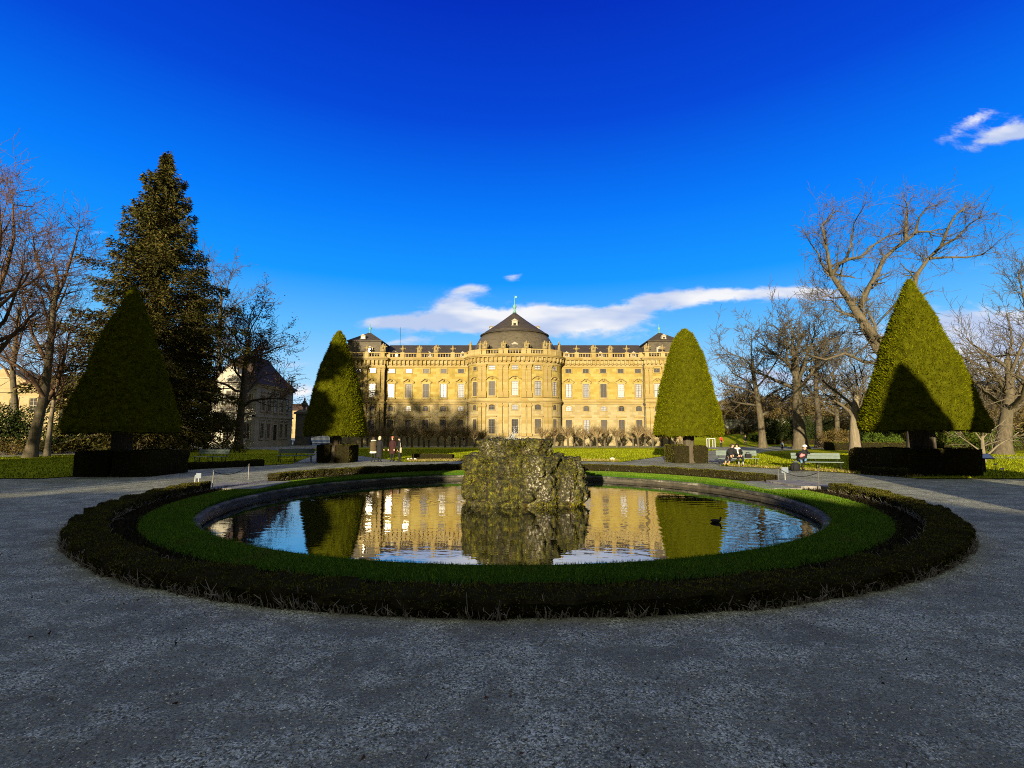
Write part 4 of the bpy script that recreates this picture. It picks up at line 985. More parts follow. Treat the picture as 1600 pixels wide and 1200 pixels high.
# far left yellow building among the trees
fb = empty('garden_building', (-83.0, 76.0, 0), 0, 'long yellow building with a grey roof glimpsed between trunks at the far left', 'building')
mb = MB(); mb.box(-6, 26, 0, 10, -.1, 8.4); mb.build('wall', M['plaster_y'], fb)
mb = MB(); mb.box(-6.3, 26.3, -.35, 10.3, 8.4, 8.9); mb.box(-6.1, 26.1, -.15, 10.1, 4.2, 4.45); mb.build('cornice', M['plaster_y'], fb)
mb = MB(); frust(mb, -6.3, 26.3, -.35, 10.3, 8.9, -3, 23, 4.8, 5.2, 11.6, True); mb.build('roof', M['slate'], fb)
mb = MB(); mb.prism_y([(-2.5, 8.9), (9.5, 8.9), (3.5, 12.2)], -.5, 4.0); mb.build('gable', M['plaster_y'], fb)
fw = win_meshes(1.2, 2.3, 2, 4, bars='frame_lt', glass='pane_dk')
for k in range(10):
    for z in (1.2, 5.2): o = link('window', fw[0], fb, (-4.2 + 3.1 * k, 0, z)); link('pane', fw[1], o)
for x in (-.4, 9.6, 16, 22): mb = MB(); mb.box(x - .3, x + .3, -.14, 0, 0, 8.4); mb.build('pilaster', M['plaster_y'], fb)
# town and hills beyond the gate
hill = MB(); nx_ = 80
vs = []; 
for j in range(6):
    for i in range(nx_):
        x = -900 + 1800 * i / (nx_ - 1); hh = (26 + 14 * mnoise.noise((x * .006, 3, 1)) + 6 * mnoise.noise((x * .03, 3, 1))) * math.sin(math.pi / 2 * j / 5)
        vs.append((x, 520 + 60 * j, hh - 1))
hill.add(vs, [tuple(f) for f in grid_faces(nx_, 6)])
tag(hill.build('hill', simple('wooded hillside', (0.10, 0.095, 0.06), 0.95, .4, .05)), kind='structure')
th = empty('town_house', (-106, 232, 0), 0, 'tiny pale town house far beyond the gate', 'house')
mb = MB(); mb.box(-6, 8, 0, 9, 0, 13); mb.build('wall', M['plaster_y'], th); mb = MB(); frust(mb, -6.4, 8.4, -.4, 9.4, 13, -4, 6, 4.4, 4.6, 16.5, True); mb.build('roof', M['redroof'], th)
for k in range(5):
    for z in (2, 5.6, 9.2): o = link('window', fw[0], th, (-4.4 + 2.7 * k, 0, z)); link('pane', fw[1], o)
# raised bastion garden at the right: slope, wall
mb = MB(); vs = []
for j, (y, z) in enumerate(((74, .02), (84, .6), (100, 2.2), (112, 3.0), (112.4, 3.0))):
    for i in range(30): x = 30 + 8 * i; vs.append((x, y + 2 * mnoise.noise((x * .05, 0, 0)) , z * min(1, max(0, (x - 34) / 12))))
mb.add(vs, [tuple(f) for f in grid_faces(30, 5)]); tag(mb.build('terrace_slope', M['lawn']), kind='structure')
bt = empty('terrace_wall', (46, 112.5, 0), 0, 'long pale terrace wall on the slope far right of the palace', 'wall')
mb = MB(); mb.box(0, 190, 0, 1.0, 0, 4.9); mb.build('wall', M['plaster'], bt); mb = MB(); mb.box(-.2, 190, -.2, 1.2, 4.9, 5.2); mb.build('coping', M['plaster'], bt)
# ================================================================== BARE TREES
class Fast:
    """quick tube collector (quads only)"""
    def __init__(s): s.V = []; s.F = []; s.n = 0
    def tube(s, pts, rad, k):
        ref = None; o = s.n
        L = len(pts)
        for i in range(L):
            a = pts[i - 1] if i else pts[0]; b = pts[i + 1] if i < L - 1 else pts[-1]
            dx, dy, dz = b[0] - a[0], b[1] - a[1], b[2] - a[2]; q = math.sqrt(dx * dx + dy * dy + dz * dz) + 1e-9; dx /= q; dy /= q; dz /= q
            if ref is None: ref = (1, 0, 0) if abs(dx) < .7 else (0, 1, 0)
            t = ref[0] * dx + ref[1] * dy + ref[2] * dz
            ax, ay, az = ref[0] - t * dx, ref[1] - t * dy, ref[2] - t * dz; q = math.sqrt(ax * ax + ay * ay + az * az) + 1e-9; ax /= q; ay /= q; az /= q
            ref = (ax, ay, az); bx, by, bz = dy * az - dz * ay, dz * ax - dx * az, dx * ay - dy * ax
            r = rad[i]; p = pts[i]
            for c, sn in _circ[k]:
                s.V.append((p[0] + r * (ax * c + bx * sn), p[1] + r * (ay * c + by * sn), p[2] + r * (az * c + bz * sn)))
        for i in range(L - 1):
            for j in range(k):
                j2 = (j + 1) % k
                s.F.append((o + i * k + j, o + i * k + j2, o + (i + 1) * k + j2, o + (i + 1) * k + j))
        s.n += L * k
    def mesh(s, name, mat, smooth=True): return arr_mesh(name, np.array(s.V), np.array(s.F), mat, smooth=smooth)
_circ = {k: [(math.cos(2 * math.pi * i / k), math.sin(2 * math.pi * i / k)) for i in range(k)] for k in (3, 4, 5, 6, 8, 10)}
def vadd(a, b, k=1.0): return (a[0] + b[0] * k, a[1] + b[1] * k, a[2] + b[2] * k)
def vn(a): q = math.sqrt(a[0] ** 2 + a[1] ** 2 + a[2] ** 2) + 1e-9; return (a[0] / q, a[1] / q, a[2] / q)
def branch(fb, p, d, L, r, lev, rr, S, tips):
    """one limb and everything that grows from it. S: settings"""
    nseg = 5 if lev <= 1 else (4 if lev == 2 else 3)
    pts = [p]; rad = [r]; dirs = [d]; st = L / nseg
    wob = S['wob'] * (0.6 if lev == 0 else 1)
    for i in range(nseg):
        d = vn((d[0] + rr.gauss(0, wob), d[1] + rr.gauss(0, wob), d[2] + rr.gauss(0, wob) + S['up'] * (1 if lev > 0 else .4) - S.get('droop', 0) * (lev >= 2)))
        p = vadd(p, d, st); pts.append(p); dirs.append(d); rad.append(max(S['rmin'], r * (1 - (i + 1) / nseg * (S['taper'] if lev < S['lev'] else .75))))
    fb.tube(pts, rad, 6 if r > .07 else (4 if r > .03 else 3))
    if lev >= S['lev']: tips.append((pts[-1], d)); return
    n = S['n'][lev]
    for q in range(n):
        t = S['start'][lev] + (1 - S['start'][lev]) * (q + rr.random()) / n if q < n - 1 else 1.0
        f = t * nseg; i = min(int(f), nseg - 1); u = f - i
        b = tuple(pts[i][c] + (pts[i + 1][c] - pts[i][c]) * u for c in range(3)); base = dirs[min(i + 1, nseg)]
        ang = R(rr.uniform(*S['ang'])) * (0.45 if q == n - 1 else 1.0)
        az = rr.uniform(0, 2 * math.pi)
        a = vn((base[1] * 0 - base[2] * 1 + 1e-3, base[2] * 0.3, base[0] + .2)); bx = vn((base[1] * a[2] - base[2] * a[1], base[2] * a[0] - base[0] * a[2], base[0] * a[1] - base[1] * a[0])); a = (bx[1] * base[2] - bx[2] * base[1], bx[2] * base[0] - bx[0] * base[2], bx[0] * base[1] - bx[1] * base[0])
        sn = math.sin(ang); dd = vn((base[0] * math.cos(ang) + sn * (a[0] * math.cos(az) + bx[0] * math.sin(az)), base[1] * math.cos(ang) + sn * (a[1] * math.cos(az) + bx[1] * math.sin(az)), base[2] * math.cos(ang) + sn * (a[2] * math.cos(az) + bx[2] * math.sin(az))))
        rb = rad[i] + (rad[i + 1] - rad[i]) * u
        branch(fb, b, dd, L * S['len'] * rr.uniform(.65, 1.15) * (1 - .35 * t * (q < n - 1)), max(S['rmin'], min(rb * .85, rb * S['rk'] * rr.uniform(.8, 1.15))), lev + 1, rr, S, tips)
SET = dict(wob=.13, up=.05, taper=.62, n=[7, 7, 6, 6], start=[.4, .25, .2, .2], ang=(28, 62), len=.60, rk=.48, lev=4, rmin=.010)
def bare_tree(name, loc, trunk, r, seed, label, cat='tree', group='bare winter trees', limbs=None, S=None, bark='bark', twig=None, leaves=0, leafmat='brownleaf', leafsize=.22, limb_len=None, limb_r=.5, nl=6, spread=(25, 60), start=.45, flare=1.5):
    """trunk: points relative to loc; limbs: list of (points, r) or None to grow them along the upper trunk"""
    rr = random.Random(seed); S = dict(SET, **(S or {})); t = empty(name, loc, 0, label, cat, group)
    fb = Fast(); npt = len(trunk)
    # smooth trunk
    P = []; Rd = []
    for i in range(npt - 1):
        for k in range(4):
            u = k / 4; a = trunk[max(0, i - 1)]; b = trunk[i]; c = trunk[i + 1]; d = trunk[min(npt - 1, i + 2)]
            P.append(tuple(.5 * (2 * b[q] + (c[q] - a[q]) * u + (2 * a[q] - 5 * b[q] + 4 * c[q] - d[q]) * u * u + (3 * b[q] - a[q] - 3 * c[q] + d[q]) * u ** 3) for q in range(3)))
    P.append(tuple(trunk[-1])); H = P[-1][2] - P[0][2] + 1e-6
    for i, p in enumerate(P):
        f = i / (len(P) - 1); Rd.append(max(.02, r * (1 - .62 * f) * (1 + (flare - 1) * math.exp(-max(0, p[2]) / .5))))
    fb.tube([(p[0], p[1], p[2] - (.15 if i == 0 else 0)) for i, p in enumerate(P)], Rd, 10)
    me = fb.mesh('trunk', M[bark]); link('trunk', me, t)
    cb = Fast(); tips = []
    if limbs:
        for lp, lr in limbs:
            n = len(lp); rads = [max(.03, lr * (1 - .7 * i / (n - 1))) for i in range(n)]
            cb.tube(lp, rads, 8)
            for i in range(1, n):                    # side shoots along each modelled limb
                a, b = lp[i - 1], lp[i]; d0 = vn((b[0] - a[0], b[1] - a[1], b[2] - a[2])); seg = math.dist(a, b)
                for q in range(max(1, int(seg * S.get('shoot', 1.1)))):
                    u = rr.random(); p = tuple(a[c] + (b[c] - a[c]) * u for c in range(3))
                    d = vn((d0[0] * .6 + rr.gauss(0, .6), d0[1] * .6 + rr.gauss(0, .6), d0[2] * .6 + rr.gauss(.15, .6)))
                    branch(cb, p, d, rr.uniform(1.6, 3.6) * S.get('shoot_len', 1), rads[i] * rr.uniform(.25, .5), S['lev'] - 2, rr, S, tips)
            d = vn(tuple(lp[-1][c] - lp[-2][c] for c in range(3)))
            for q in range(4):
                branch(cb, lp[-1], vn((d[0] + rr.gauss(0, .35), d[1] + rr.gauss(0, .35), d[2] + rr.gauss(0, .35))), rr.uniform(2, 3.5) * S.get('shoot_len', 1), rads[-1] * .8, S['lev'] - 2, rr, S, tips)
    if limb_len:
        for q in range(nl):
            f = start + (1 - start) * (q + rr.random() * .6) / nl if q < nl - 1 else 1.0
            i = min(len(P) - 1, int(f * (len(P) - 1))); p = P[i]; az = q * 2.4 + rr.uniform(-.5, .5); ang = R(rr.uniform(*spread)) * (.35 if q == nl - 1 else 1) * (1.15 - .4 * f)
            d = (math.sin(ang) * math.cos(az), math.sin(ang) * math.sin(az), math.cos(ang))
            branch(cb, p, d, limb_len * (1.15 - .45 * f) * rr.uniform(.85, 1.15), Rd[i] * limb_r, 1, rr, S, tips)
    me = cb.mesh('crown', M[twig or bark]); cr = link('crown', me, t)
    if leaves and tips:
        rng = np.random.default_rng(seed); T = np.array([x[0] for x in tips]); idx = rng.integers(0, len(T), leaves)
        cl = np.array([mnoise.noise(Vector(T[i]) * .45 + Vector((seed, 0, 0))) for i in range(len(T))]); ok = cl[idx] > -.05; idx = idx[ok]
        Pp = T[idx] + rng.normal(0, .22, (len(idx), 3)); V, F = tufts(Pp, norm(rng.normal(0, 1, (len(idx), 3))), rng, leafsize, leafsize * .65, .5, -.3, 0)
        link('leaves', arr_mesh('leaves', V, F, M[leafmat]), t)
    return t
def rel(pts, base): return [tuple(p - base) for p in pts]
def poly(pxs, Y, jit=0, seed=0):
    rr = random.Random(seed); return [W(x, y, Y + (rr.uniform(-jit, jit) if i else 0)) for i, (x, y) in enumerate(pxs)]
def ptree(name, base_px, Y, trunk_px, r, seed, label, **kw):
    """tree standing at ground distance Y under the given photo column"""
    b = W(base_px, 700, Y); b.z = 0
    tp = [Vector((0, 0, 0))] + [p - b for p in poly(trunk_px, Y)]
    lim = kw.pop('limb_px', None)
    if lim: kw['limbs'] = [(rel(poly(l, Y + dy, 1.6, seed + i), b), lr) for i, (l, dy, lr) in enumerate(lim)]
    return bare_tree(name, b, [tuple(p) for p in tp], r, seed, label, **kw)

GR = 'bare winter trees on the right'
GL = 'bare winter trees on the left'
# --- the big cut-back tree behind the right cone
ptree('bare_tree', 1432, 38, [(1425, 650), (1408, 600), (1392, 565)], .62, 41, 'huge old bare tree with thick twisting cut-back limbs rising behind the big right cone tree', group=GR, bark='bark', twig='bark', flare=1.3,
      limb_px=[([(1400, 585), (1384, 555), (1362, 520), (1340, 490), (1322, 462), (1305, 438), (1299, 428)], 0, .44),
               ([(1299, 430), (1312, 412), (1326, 405), (1345, 402), (1362, 385), (1385, 370), (1393, 368)], .5, .17), ([(1299, 430), (1294, 400), (1290, 380), (1284, 352), (1300, 335)], -.5, .14), ([(1305, 436), (1290, 425), (1278, 395), (1266, 380)], .6, .12), ([(1322, 408), (1330, 380), (1334, 350), (1342, 335)], .4, .10),
               ([(1345, 478), (1356, 452), (1372, 425), (1380, 405), (1400, 387), (1416, 376), (1434, 362), (1452, 362)], 0, .22), ([(1415, 378), (1416, 345), (1418, 325)], .6, .16), ([(1430, 366), (1436, 340), (1448, 325), (1462, 320)], -.5, .10),
               ([(1400, 560), (1410, 520), (1425, 470), (1432, 430), (1450, 405), (1470, 385), (1482, 355), (1494, 335)], 1.0, .23), ([(1452, 404), (1478, 402), (1510, 402), (1535, 398), (1548, 388)], 1.5, .11), ([(1470, 385), (1495, 372), (1515, 350), (1528, 342)], .5, .11), ([(1425, 470), (1400, 475), (1385, 490), (1368, 510)], -.5, .12),
               ([(1396, 578), (1370, 548), (1352, 520), (1345, 508), (1352, 492)], -1.2, .24), ([(1385, 570), (1350, 565), (1320, 552), (1290, 562), (1268, 556)], -1.5, .15), ([(1340, 492), (1320, 490), (1300, 470), (1280, 468)], 1, .09), ([(1322, 464), (1300, 466), (1278, 452)], .5, .07)],
      S=dict(lev=4, n=[5, 5, 5, 4], rmin=.009, shoot=2.3, shoot_len=.62, wob=.18, ang=(30, 70), start=[.2, .2, .2, .2]))
# --- right-hand wood
ptree('bare_tree', 1251, 62, [(1248, 660), (1246, 620), (1244, 585), (1240, 560)], .80, 42, 'tall stout bare tree with a wide spreading crown directly behind the seated woman', group=GR, limb_len=8.2, nl=10, spread=(30, 78), start=.55, S=dict(n=[8, 7, 7, 6], rmin=.021, up=.06, wob=.17))
ptree('bare_tree', 1192, 68, [(1189, 660), (1184, 625), (1178, 590), (1175, 560)], .5, 43, 'mid-sized bare tree with drooping lower boughs right of the sunlit narrow cone tree', group=GR, limb_len=7.0, nl=11, spread=(45, 95), start=.35, S=dict(n=[7, 7, 6, 6], rmin=.021, up=.03, wob=.17))
ptree('bare_tree', 1280, 66, [(1279, 650), (1275, 610), (1276, 570), (1272, 540)], .45, 44, 'slim dark bare tree standing just right of the stout spreading one', group=GR, limb_len=6.0, nl=10, spread=(35, 80), start=.4, bark='bark_dk', S=dict(n=[7, 7, 6, 5], rmin=.020, wob=.17))
ptree('plane_tree', 1337, 47, [(1335, 672), (1336, 640), (1340, 610)], .52, 45, 'short pale-barked plane tree with a stubby trunk left of the big cone tree', group=GR, bark='bark_pl', twig='bark', limb_len=5.2, nl=9, spread=(25, 75), start=.5, S=dict(n=[7, 7, 6, 5], rmin=.012, wob=.2))
ptree('bare_tree', 1309, 74, [(1308, 660), (1306, 620), (1302, 585)], .40, 46, 'thin bare tree among the dark shrubs between two thicker trunks', group=GR, limb_len=6.5, nl=9, spread=(30, 80), start=.4, S=dict(n=[7, 7, 6, 5], rmin=.021, wob=.17))
ptree('bare_tree', 1566, 45, [(1570, 670), (1574, 640), (1578, 600), (1574, 560)], .62, 47, 'bare tree with a forked grey trunk near the right edge, behind the information board', group=GR, limb_px=[([(1572, 655), (1588, 625), (1604, 590), (1618, 560)], .4, .34)], limb_len=6.8, nl=11, spread=(35, 85), start=.45, S=dict(n=[7, 7, 6, 5], rmin=.012, wob=.18, lev=4))
ptree('bare_tree', 1640, 47, [(1638, 660), (1632, 600), (1622, 540), (1612, 480)], .5, 48, 'tall bare tree whose branches reach in from outside the right edge', group=GR, limb_len=7.5, nl=11, spread=(35, 85), start=.35, S=dict(n=[7, 7, 6, 6], rmin=.012, wob=.18))
ptree('plane_tree', 1495, 58, [(1496, 660), (1498, 630), (1500, 600)], .45, 49, 'pale trunked tree seen under the skirt of the big right cone tree', group=GR, bark='bark_pl', twig='bark', limb_len=6.5, nl=9, spread=(40, 85), start=.4, S=dict(n=[7, 7, 6, 5], rmin=.014, wob=.18))
for px_, Y, sd, lb in ((1160, 96, 61, 'small bare tree on the terrace slope just right of the narrow sunlit cone'), (1222, 90, 62, 'small bare tree on the slope between the drooping tree and the stout one'), (1362, 84, 63, 'bare tree in the wood behind the pale plane tree'), (1530, 72, 65, 'bare tree in the wood right of the big cone tree'), (1596, 66, 66, 'bare tree in the wood at the right edge')):
    b = W(px_, 690, Y); b.z = 0 if Y < 84 else (Y - 84) * .13
    bare_tree('bare_tree', b, [(0, 0, 0), (.1, 0, 2.2), (.3, 0, 4.4), (.1, 0, 7)], .32, sd, lb, group=GR, limb_len=5.6, nl=10, spread=(40, 85), start=.3, S=dict(n=[7, 7, 6, 5], rmin=.024, wob=.18))
# --- left-hand wood
ptree('bare_tree', 48, 39, [(58, 665), (70, 610), (78, 545), (84, 480), (90, 440)], .38, 51, 'tall leaning bare tree with reddish twigs at the far left', group=GL, twig='twig_red', bark='bark', limb_px=[([(68, 620), (50, 590), (25, 570), (0, 555), (-25, 545)], -.5, .16), ([(66, 640), (90, 600), (100, 560), (108, 520)], .8, .2), ([(74, 570), (50, 520), (40, 480), (28, 440)], 1, .14), ([(86, 470), (100, 440), (112, 400), (122, 362)], 0, .15), ([(86, 470), (66, 430), (55, 395), (52, 372)], .5, .12)],
      limb_len=3.9, nl=8, spread=(25, 60), start=.6, S=dict(n=[7, 7, 6, 5], rmin=.011, shoot=1.6, wob=.16))
ptree('bare_tree', 74, 41, [(78, 670), (82, 640), (88, 605), (92, 570)], .20, 52, 'slender pale sunlit trunk beside the leaning tree at the far left', group=GL, bark='bark_pl', twig='twig_red', limb_len=4.0, nl=7, spread=(20, 55), start=.6, S=dict(n=[5, 5, 5, 4], rmin=.011))
ptree('bare_tree', 94, 50, [(96, 660), (97, 620), (92, 580)], .3, 53, 'thin dark tree left of the black cone tree', group=GL, bark='bark_dk', twig='twig_red', limb_len=4.5, nl=7, spread=(30, 70), start=.4, S=dict(n=[5, 5, 5, 4], rmin=.012))
ptree('bare_tree', -45, 33, [(-38, 640), (-25, 560), (-12, 480), (-5, 410)], .46, 54, 'large bare tree reaching in with reddish twigs from the left edge', group=GL, twig='twig_red', limb_len=4.5, nl=11, spread=(30, 75), start=.45, limb_px=[([(-10, 470), (10, 420), (22, 370), (20, 320)], .5, .16), ([(-6, 420), (0, 360), (-2, 300)], 0, .16), ([(-20, 530), (8, 500), (20, 470), (35, 430)], -.5, .14)], S=dict(n=[7, 7, 6, 5], rmin=.011, wob=.16, shoot=1.6))
ptree('bare_tree', 24, 52, [(24, 640), (20, 580), (26, 520), (30, 480)], .34, 58, 'bare tree in front of the long yellow building at the far left', group=GL, twig='twig_red', limb_len=6.0, nl=10, spread=(30, 70), start=.4, S=dict(n=[7, 7, 6, 5], rmin=.014))
ptree('bare_tree', 372, 61, [(376, 650), (381, 600), (384, 560), (390, 530)], .50, 55, 'dark bare tree with a few withered brown leaves before the cream side building', group=GL, bark='bark_dk', limb_len=6.6, nl=14, spread=(40, 88), start=.35, leaves=9000, S=dict(n=[7, 7, 6, 5], rmin=.020, wob=.2))
ptree('bare_tree', 340, 74, [(341, 640), (342, 560), (344, 500), (346, 450)], .45, 56, 'taller bare tree rising between the spruce and the dark brown-leaved tree', group=GL, bark='bark_dk', twig='bark_dk', limb_len=7.2, nl=13, spread=(30, 70), start=.4, S=dict(n=[7, 7, 6, 5], rmin=.017, wob=.17))
ptree('sapling', 348, 55, [(349, 690), (352, 672), (353, 655)], .10, 57, 'small forked sapling on the left lawn in front of the dark tree', group=GL, bark='bark', limb_px=[([(349, 693), (360, 680), (366, 662), (372, 650)], 0, .09)], limb_len=1.8, nl=5, spread=(20, 50), start=.5, flare=1.1, S=dict(lev=3, rmin=.012))
# --- young tree and pale shrub beside the information board
ptree('bare_shrub', 1535, 33, [(1535, 690), (1535, 680)], .14, 71, 'pale many-stemmed bare shrub behind the information board', group=GR, bark='bark_pl', limb_len=2.3, nl=9, spread=(30, 70), start=.2, flare=1.2, S=dict(n=[5, 5, 4, 3], rmin=.010, lev=3))

# ================================================================== SPRUCE
def spruce(loc, H, rad, seed, label, dens=1.0, group=None, base=1.5, leaf=.34, pw=.92):
    rr = random.Random(seed); rng = np.random.default_rng(seed); t = empty('spruce', loc, 0, label, 'spruce tree', group)
    fb = Fast(); fb.tube([(0, 0, -.1), (0, 0, H * .3), (.05, 0, H * .7), (0, 0, H)], [H * .022, H * .016, H * .008, .03], 8); link('trunk', fb.mesh('trunk', M['bark_dk']), t)
    wood = Fast(); PP = []; DD = []
    z = base; az = 0.0
    while z < H - .3:
        f = (z - base) / (H - base); Rm = rad * (min(1, (1 - f) ** pw * 1.06)) * (1 - .25 * max(0, .16 - f) / .16)
        nb = 7 if f < .7 else 6
        for k in range(nb):
            az += 2 * math.pi / nb + rr.uniform(-.3, .3)
            L = max(.35, Rm * rr.choice((.45, .7, .95, 1.05, 1.3)) * rr.uniform(.85, 1.12) * (1 + .18 * mnoise.noise((math.cos(az) * 1.5, math.sin(az) * 1.5, z * .35 + seed))))
            rise = .42 * f + .02; pts = []
            for i in range(6):
                u = i / 5; pts.append((math.cos(az) * L * u, math.sin(az) * L * u, z + L * (rise * u - .30 * u * u * (1 - f) + .10 * max(0, u - .6)) ))
            wood.tube(pts, [.02 + .012 * L * (1 - i / 5) for i in range(6)], 3)
            m = int((26 + 50 * L) * dens)
            u = rng.random(m) ** .6; i = np.minimum((u * 5).astype(int), 4); w_ = u * 5 - i; pa = np.array(pts)
            c = pa[i] * (1 - w_[:, None]) + pa[i + 1] * w_[:, None]
            side = rng.normal(0, 1, m) * (.06 + .20 * L * (1 - u * .75)) ; sd = np.array([-math.sin(az), math.cos(az), 0])
            c = c + sd * side[:, None]; c[:, 2] += rng.normal(-.15, .24, m) - np.abs(side) * .42
            d = np.array([math.cos(az), math.sin(az), 0])[None] * .6 + sd * np.sign(side)[:, None] * .5 + np.array([0, 0, -.75]) * rng.random((m, 1)) + rng.normal(0, .25, (m, 3))
            PP.append(c); DD.append(d)
        z += rr.uniform(.5, .85) * (1.15 - .45 * f)
    P = np.vstack(PP); D = norm(np.vstack(DD)); V, F = tufts(P, D, rng, leaf, leaf * .42, .25, 0, 0)
    wv, wf, wm_ = join([(np.array(wood.V), np.array(wood.F), 0), (V, F, 1)])
    link('crown', arr_mesh('crown', wv, wf, [M['bark_dk'], M['spruce']], wm_), t); return t
b = W(227, 700, 51); b.z = 0
spruce_t = spruce(b, 32.8, 8.8, 3, 'tall dark spruce tree with olive-lit upper boughs, the highest tree on the left', 1.35, 'spruces', leaf=.34, pw=.84)
b = W(290, 700, 58); b.z = 0
spruce(b, 19.0, 3.9, 4, 'dark narrow spruce close behind the right flank of the tall spruce', 1.2, 'spruces', leaf=.4, pw=.7)

# ================================================================== POLLARDED TREES before the palace
def pollard_mesh(seed):
    rr = random.Random(seed); fb = Fast(); H = rr.uniform(1.15, 1.4)
    fb.tube([(0, 0, -.05), (rr.gauss(0, .05), 0, .5), (rr.gauss(0, .08), rr.gauss(0, .05), H)], [.17, .135, .15], 8); tr = fb.mesh('trunk', M['bark'])
    cb = Fast(); n = rr.randint(6, 8)
    for k in range(n):
        az = k * 2 * math.pi / n + rr.uniform(-.3, .3); ang = R(rr.uniform(30, 62)); d = (math.sin(ang) * math.cos(az), math.sin(ang) * math.sin(az), math.cos(ang)); p = (0, 0, H - .1)
        pts = [p]; L = rr.uniform(.7, 1.25)
        for i in range(4): d = vn((d[0] + rr.gauss(0, .16), d[1] + rr.gauss(0, .16), d[2] + rr.gauss(.10, .16))); p = vadd(p, d, L / 4 * 1.0); pts.append(p)
        cb.tube(pts, [.10, .085, .07, .065, .085], 5)
        for q in range(34):                       # upright shoots from every fist
            b0 = pts[rr.choice((2, 3, 4, 4, 4))]; dd = vn((d[0] * .7 + rr.gauss(0, .55), d[1] * .7 + rr.gauss(0, .55), .75 + rr.gauss(0, .3))); L2 = rr.uniform(.4, 1.15)
            e = vadd(b0, dd, L2 * .5); e2 = vadd(e, vn((dd[0] + rr.gauss(0, .2), dd[1] + rr.gauss(0, .2), dd[2] + .25)), L2 * .5)
            cb.tube([b0, e, e2], [.020, .014, .008], 3)
    return tr, cb.mesh('crown', M['ochretwig'])
M['ochretwig'] = m_bark('ochre pollard shoots', (0.17, 0.12, 0.06), (0.40, 0.28, 0.14))
pm = [pollard_mesh(80 + i) for i in range(5)]
prr = random.Random(9)
rows = []
for x in (566, 586, 607, 626, 644, 661, 672, 697, 719, 743): rows.append((x, 69.5, 'shaded pollarded tree in the row before the left wing of the palace'))
for x in (576, 600, 638, 655, 684, 708, 728): rows.append((x, 74.0, 'shaded pollarded tree in the row before the left wing of the palace'))
for x in (755, 846, 886, 912, 935, 963, 996, 1022, 1046, 1062): rows.append((x, 69.5, 'sunlit pollarded tree in the row before the right wing of the palace'))
for x in (868, 897, 923, 947, 972, 988, 1010, 1034, 1054): rows.append((x, 74.0, 'sunlit pollarded tree in the row before the right wing of the palace'))
ORD = 'first second third fourth fifth sixth seventh eighth ninth tenth eleventh twelfth thirteenth fourteenth fifteenth sixteenth seventeenth eighteenth nineteenth twentieth'.split()
def ordinal(k, s): return ORD[k] if k < 20 else 'last'
rows.sort(); cnt_ = {}
for i, (x, Y, lb) in enumerate(rows):
    b = W(x + prr.uniform(-2, 2), 697, Y + prr.uniform(-.6, .6)); b.z = 0
    fr_ = 'front' if Y < 72 else 'back'; side_ = 'left' if x < 800 else 'right'; k_ = cnt_.get((fr_, side_), 0); cnt_[(fr_, side_)] = k_ + 1
    lb = '%s pollard from the left in the %s row before the palace %s wing' % (ORD[k_], fr_, side_)
    t = empty('pollarded_tree', b, prr.uniform(0, 6), lb, 'pollarded tree', 'pollarded trees along the palace front'); s_ = prr.uniform(.9, 1.12); t.scale = (s_, s_, s_)
    a, c = pm[i % 5]; link('trunk', a, t); link('crown', c, t)

# ================================================================== SHRUBS AND BACKGROUND GREENERY
def bush_mesh(seed, rx, ry, h, n, leaf, mat, stems=True):
    rng = np.random.default_rng(seed); k = max(6, int(rx * 4)); cs = np.c_[rng.uniform(-.75, .75, k) * rx, rng.uniform(-.75, .75, k) * ry, rng.uniform(.25, .78, k) * h]
    rs = rng.uniform(.22, .42, k) * min(h, max(rx, ry)) + .1
    i = rng.integers(0, k, n); d = norm(rng.normal(0, 1, (n, 3))); P = cs[i] + d * (rs[i] * rng.uniform(.5, 1.12, n) ** .6)[:, None]
    keep = P[:, 2] > .02; P = P[keep]; d = d[keep]; V, F = tufts(P, d, rng, leaf, leaf * .5, .9, .1, 0)
    fb = Fast(); rr = random.Random(seed)
    for q in range(10): e = cs[rr.randrange(k)]; fb.tube([(e[0] * .3, e[1] * .3, -.05), (e[0] * .7, e[1] * .7, e[2] * .5), tuple(e)], [.05, .035, .02], 4)
    V, F, mi = join([(np.array(fb.V), np.array(fb.F), 0), (V, F, 1)]); return arr_mesh('shrub', V, F, [M['bark_dk'], M[mat]], mi)
def bush(px, Y, rx, ry, h, n, leaf, mat, seed, label, group, z=0.0, name='shrub', cat='shrub'):
    b = W(px, 690, Y); b.z = z; return tag(link(name, bush_mesh(seed, rx, ry, h, n, leaf, mat), None, b), label, cat, group)
SG = 'shrubs in the park'
bush(15, 46, 5.5, 3, 4.2, 9000, .22, 'shrub', 1, 'big dark evergreen shrub below the yellow building at the far left', SG)
bush(-60, 44, 5, 3, 4.6, 6000, .22, 'shrub', 2, 'dark evergreen shrub outside the left edge', SG)
bush(20, 44, 2.2, 1.2, 1.4, 1500, .14, 'ochre', 3, 'low rust-coloured shrub in front of the dark evergreens at the far left', SG)
bush(120, 56, 4.5, 3, 1.8, 5000, .2, 'shrub', 4, 'low dark shrub behind the foot of the black cone tree', SG)
bush(200, 60, 5, 3, 2.2, 5000, .2, 'shrub', 5, 'low dark shrubbery seen under the skirt of the black cone tree', SG)
bush(1225, 80, 4.2, 3, 4.6, 8000, .26, 'shrub', 6, 'dark rounded evergreen shrub left of the stout bare trunk', SG)
bush(1265, 84, 4.5, 3, 4.0, 8000, .26, 'shrub', 7, 'dark spreading shrub right behind the stout bare trunk', SG)
bush(1330, 88, 5.5, 3, 4.8, 8000, .28, 'ochre', 8, 'ochre brown bushy growth behind the pale plane tree', SG)
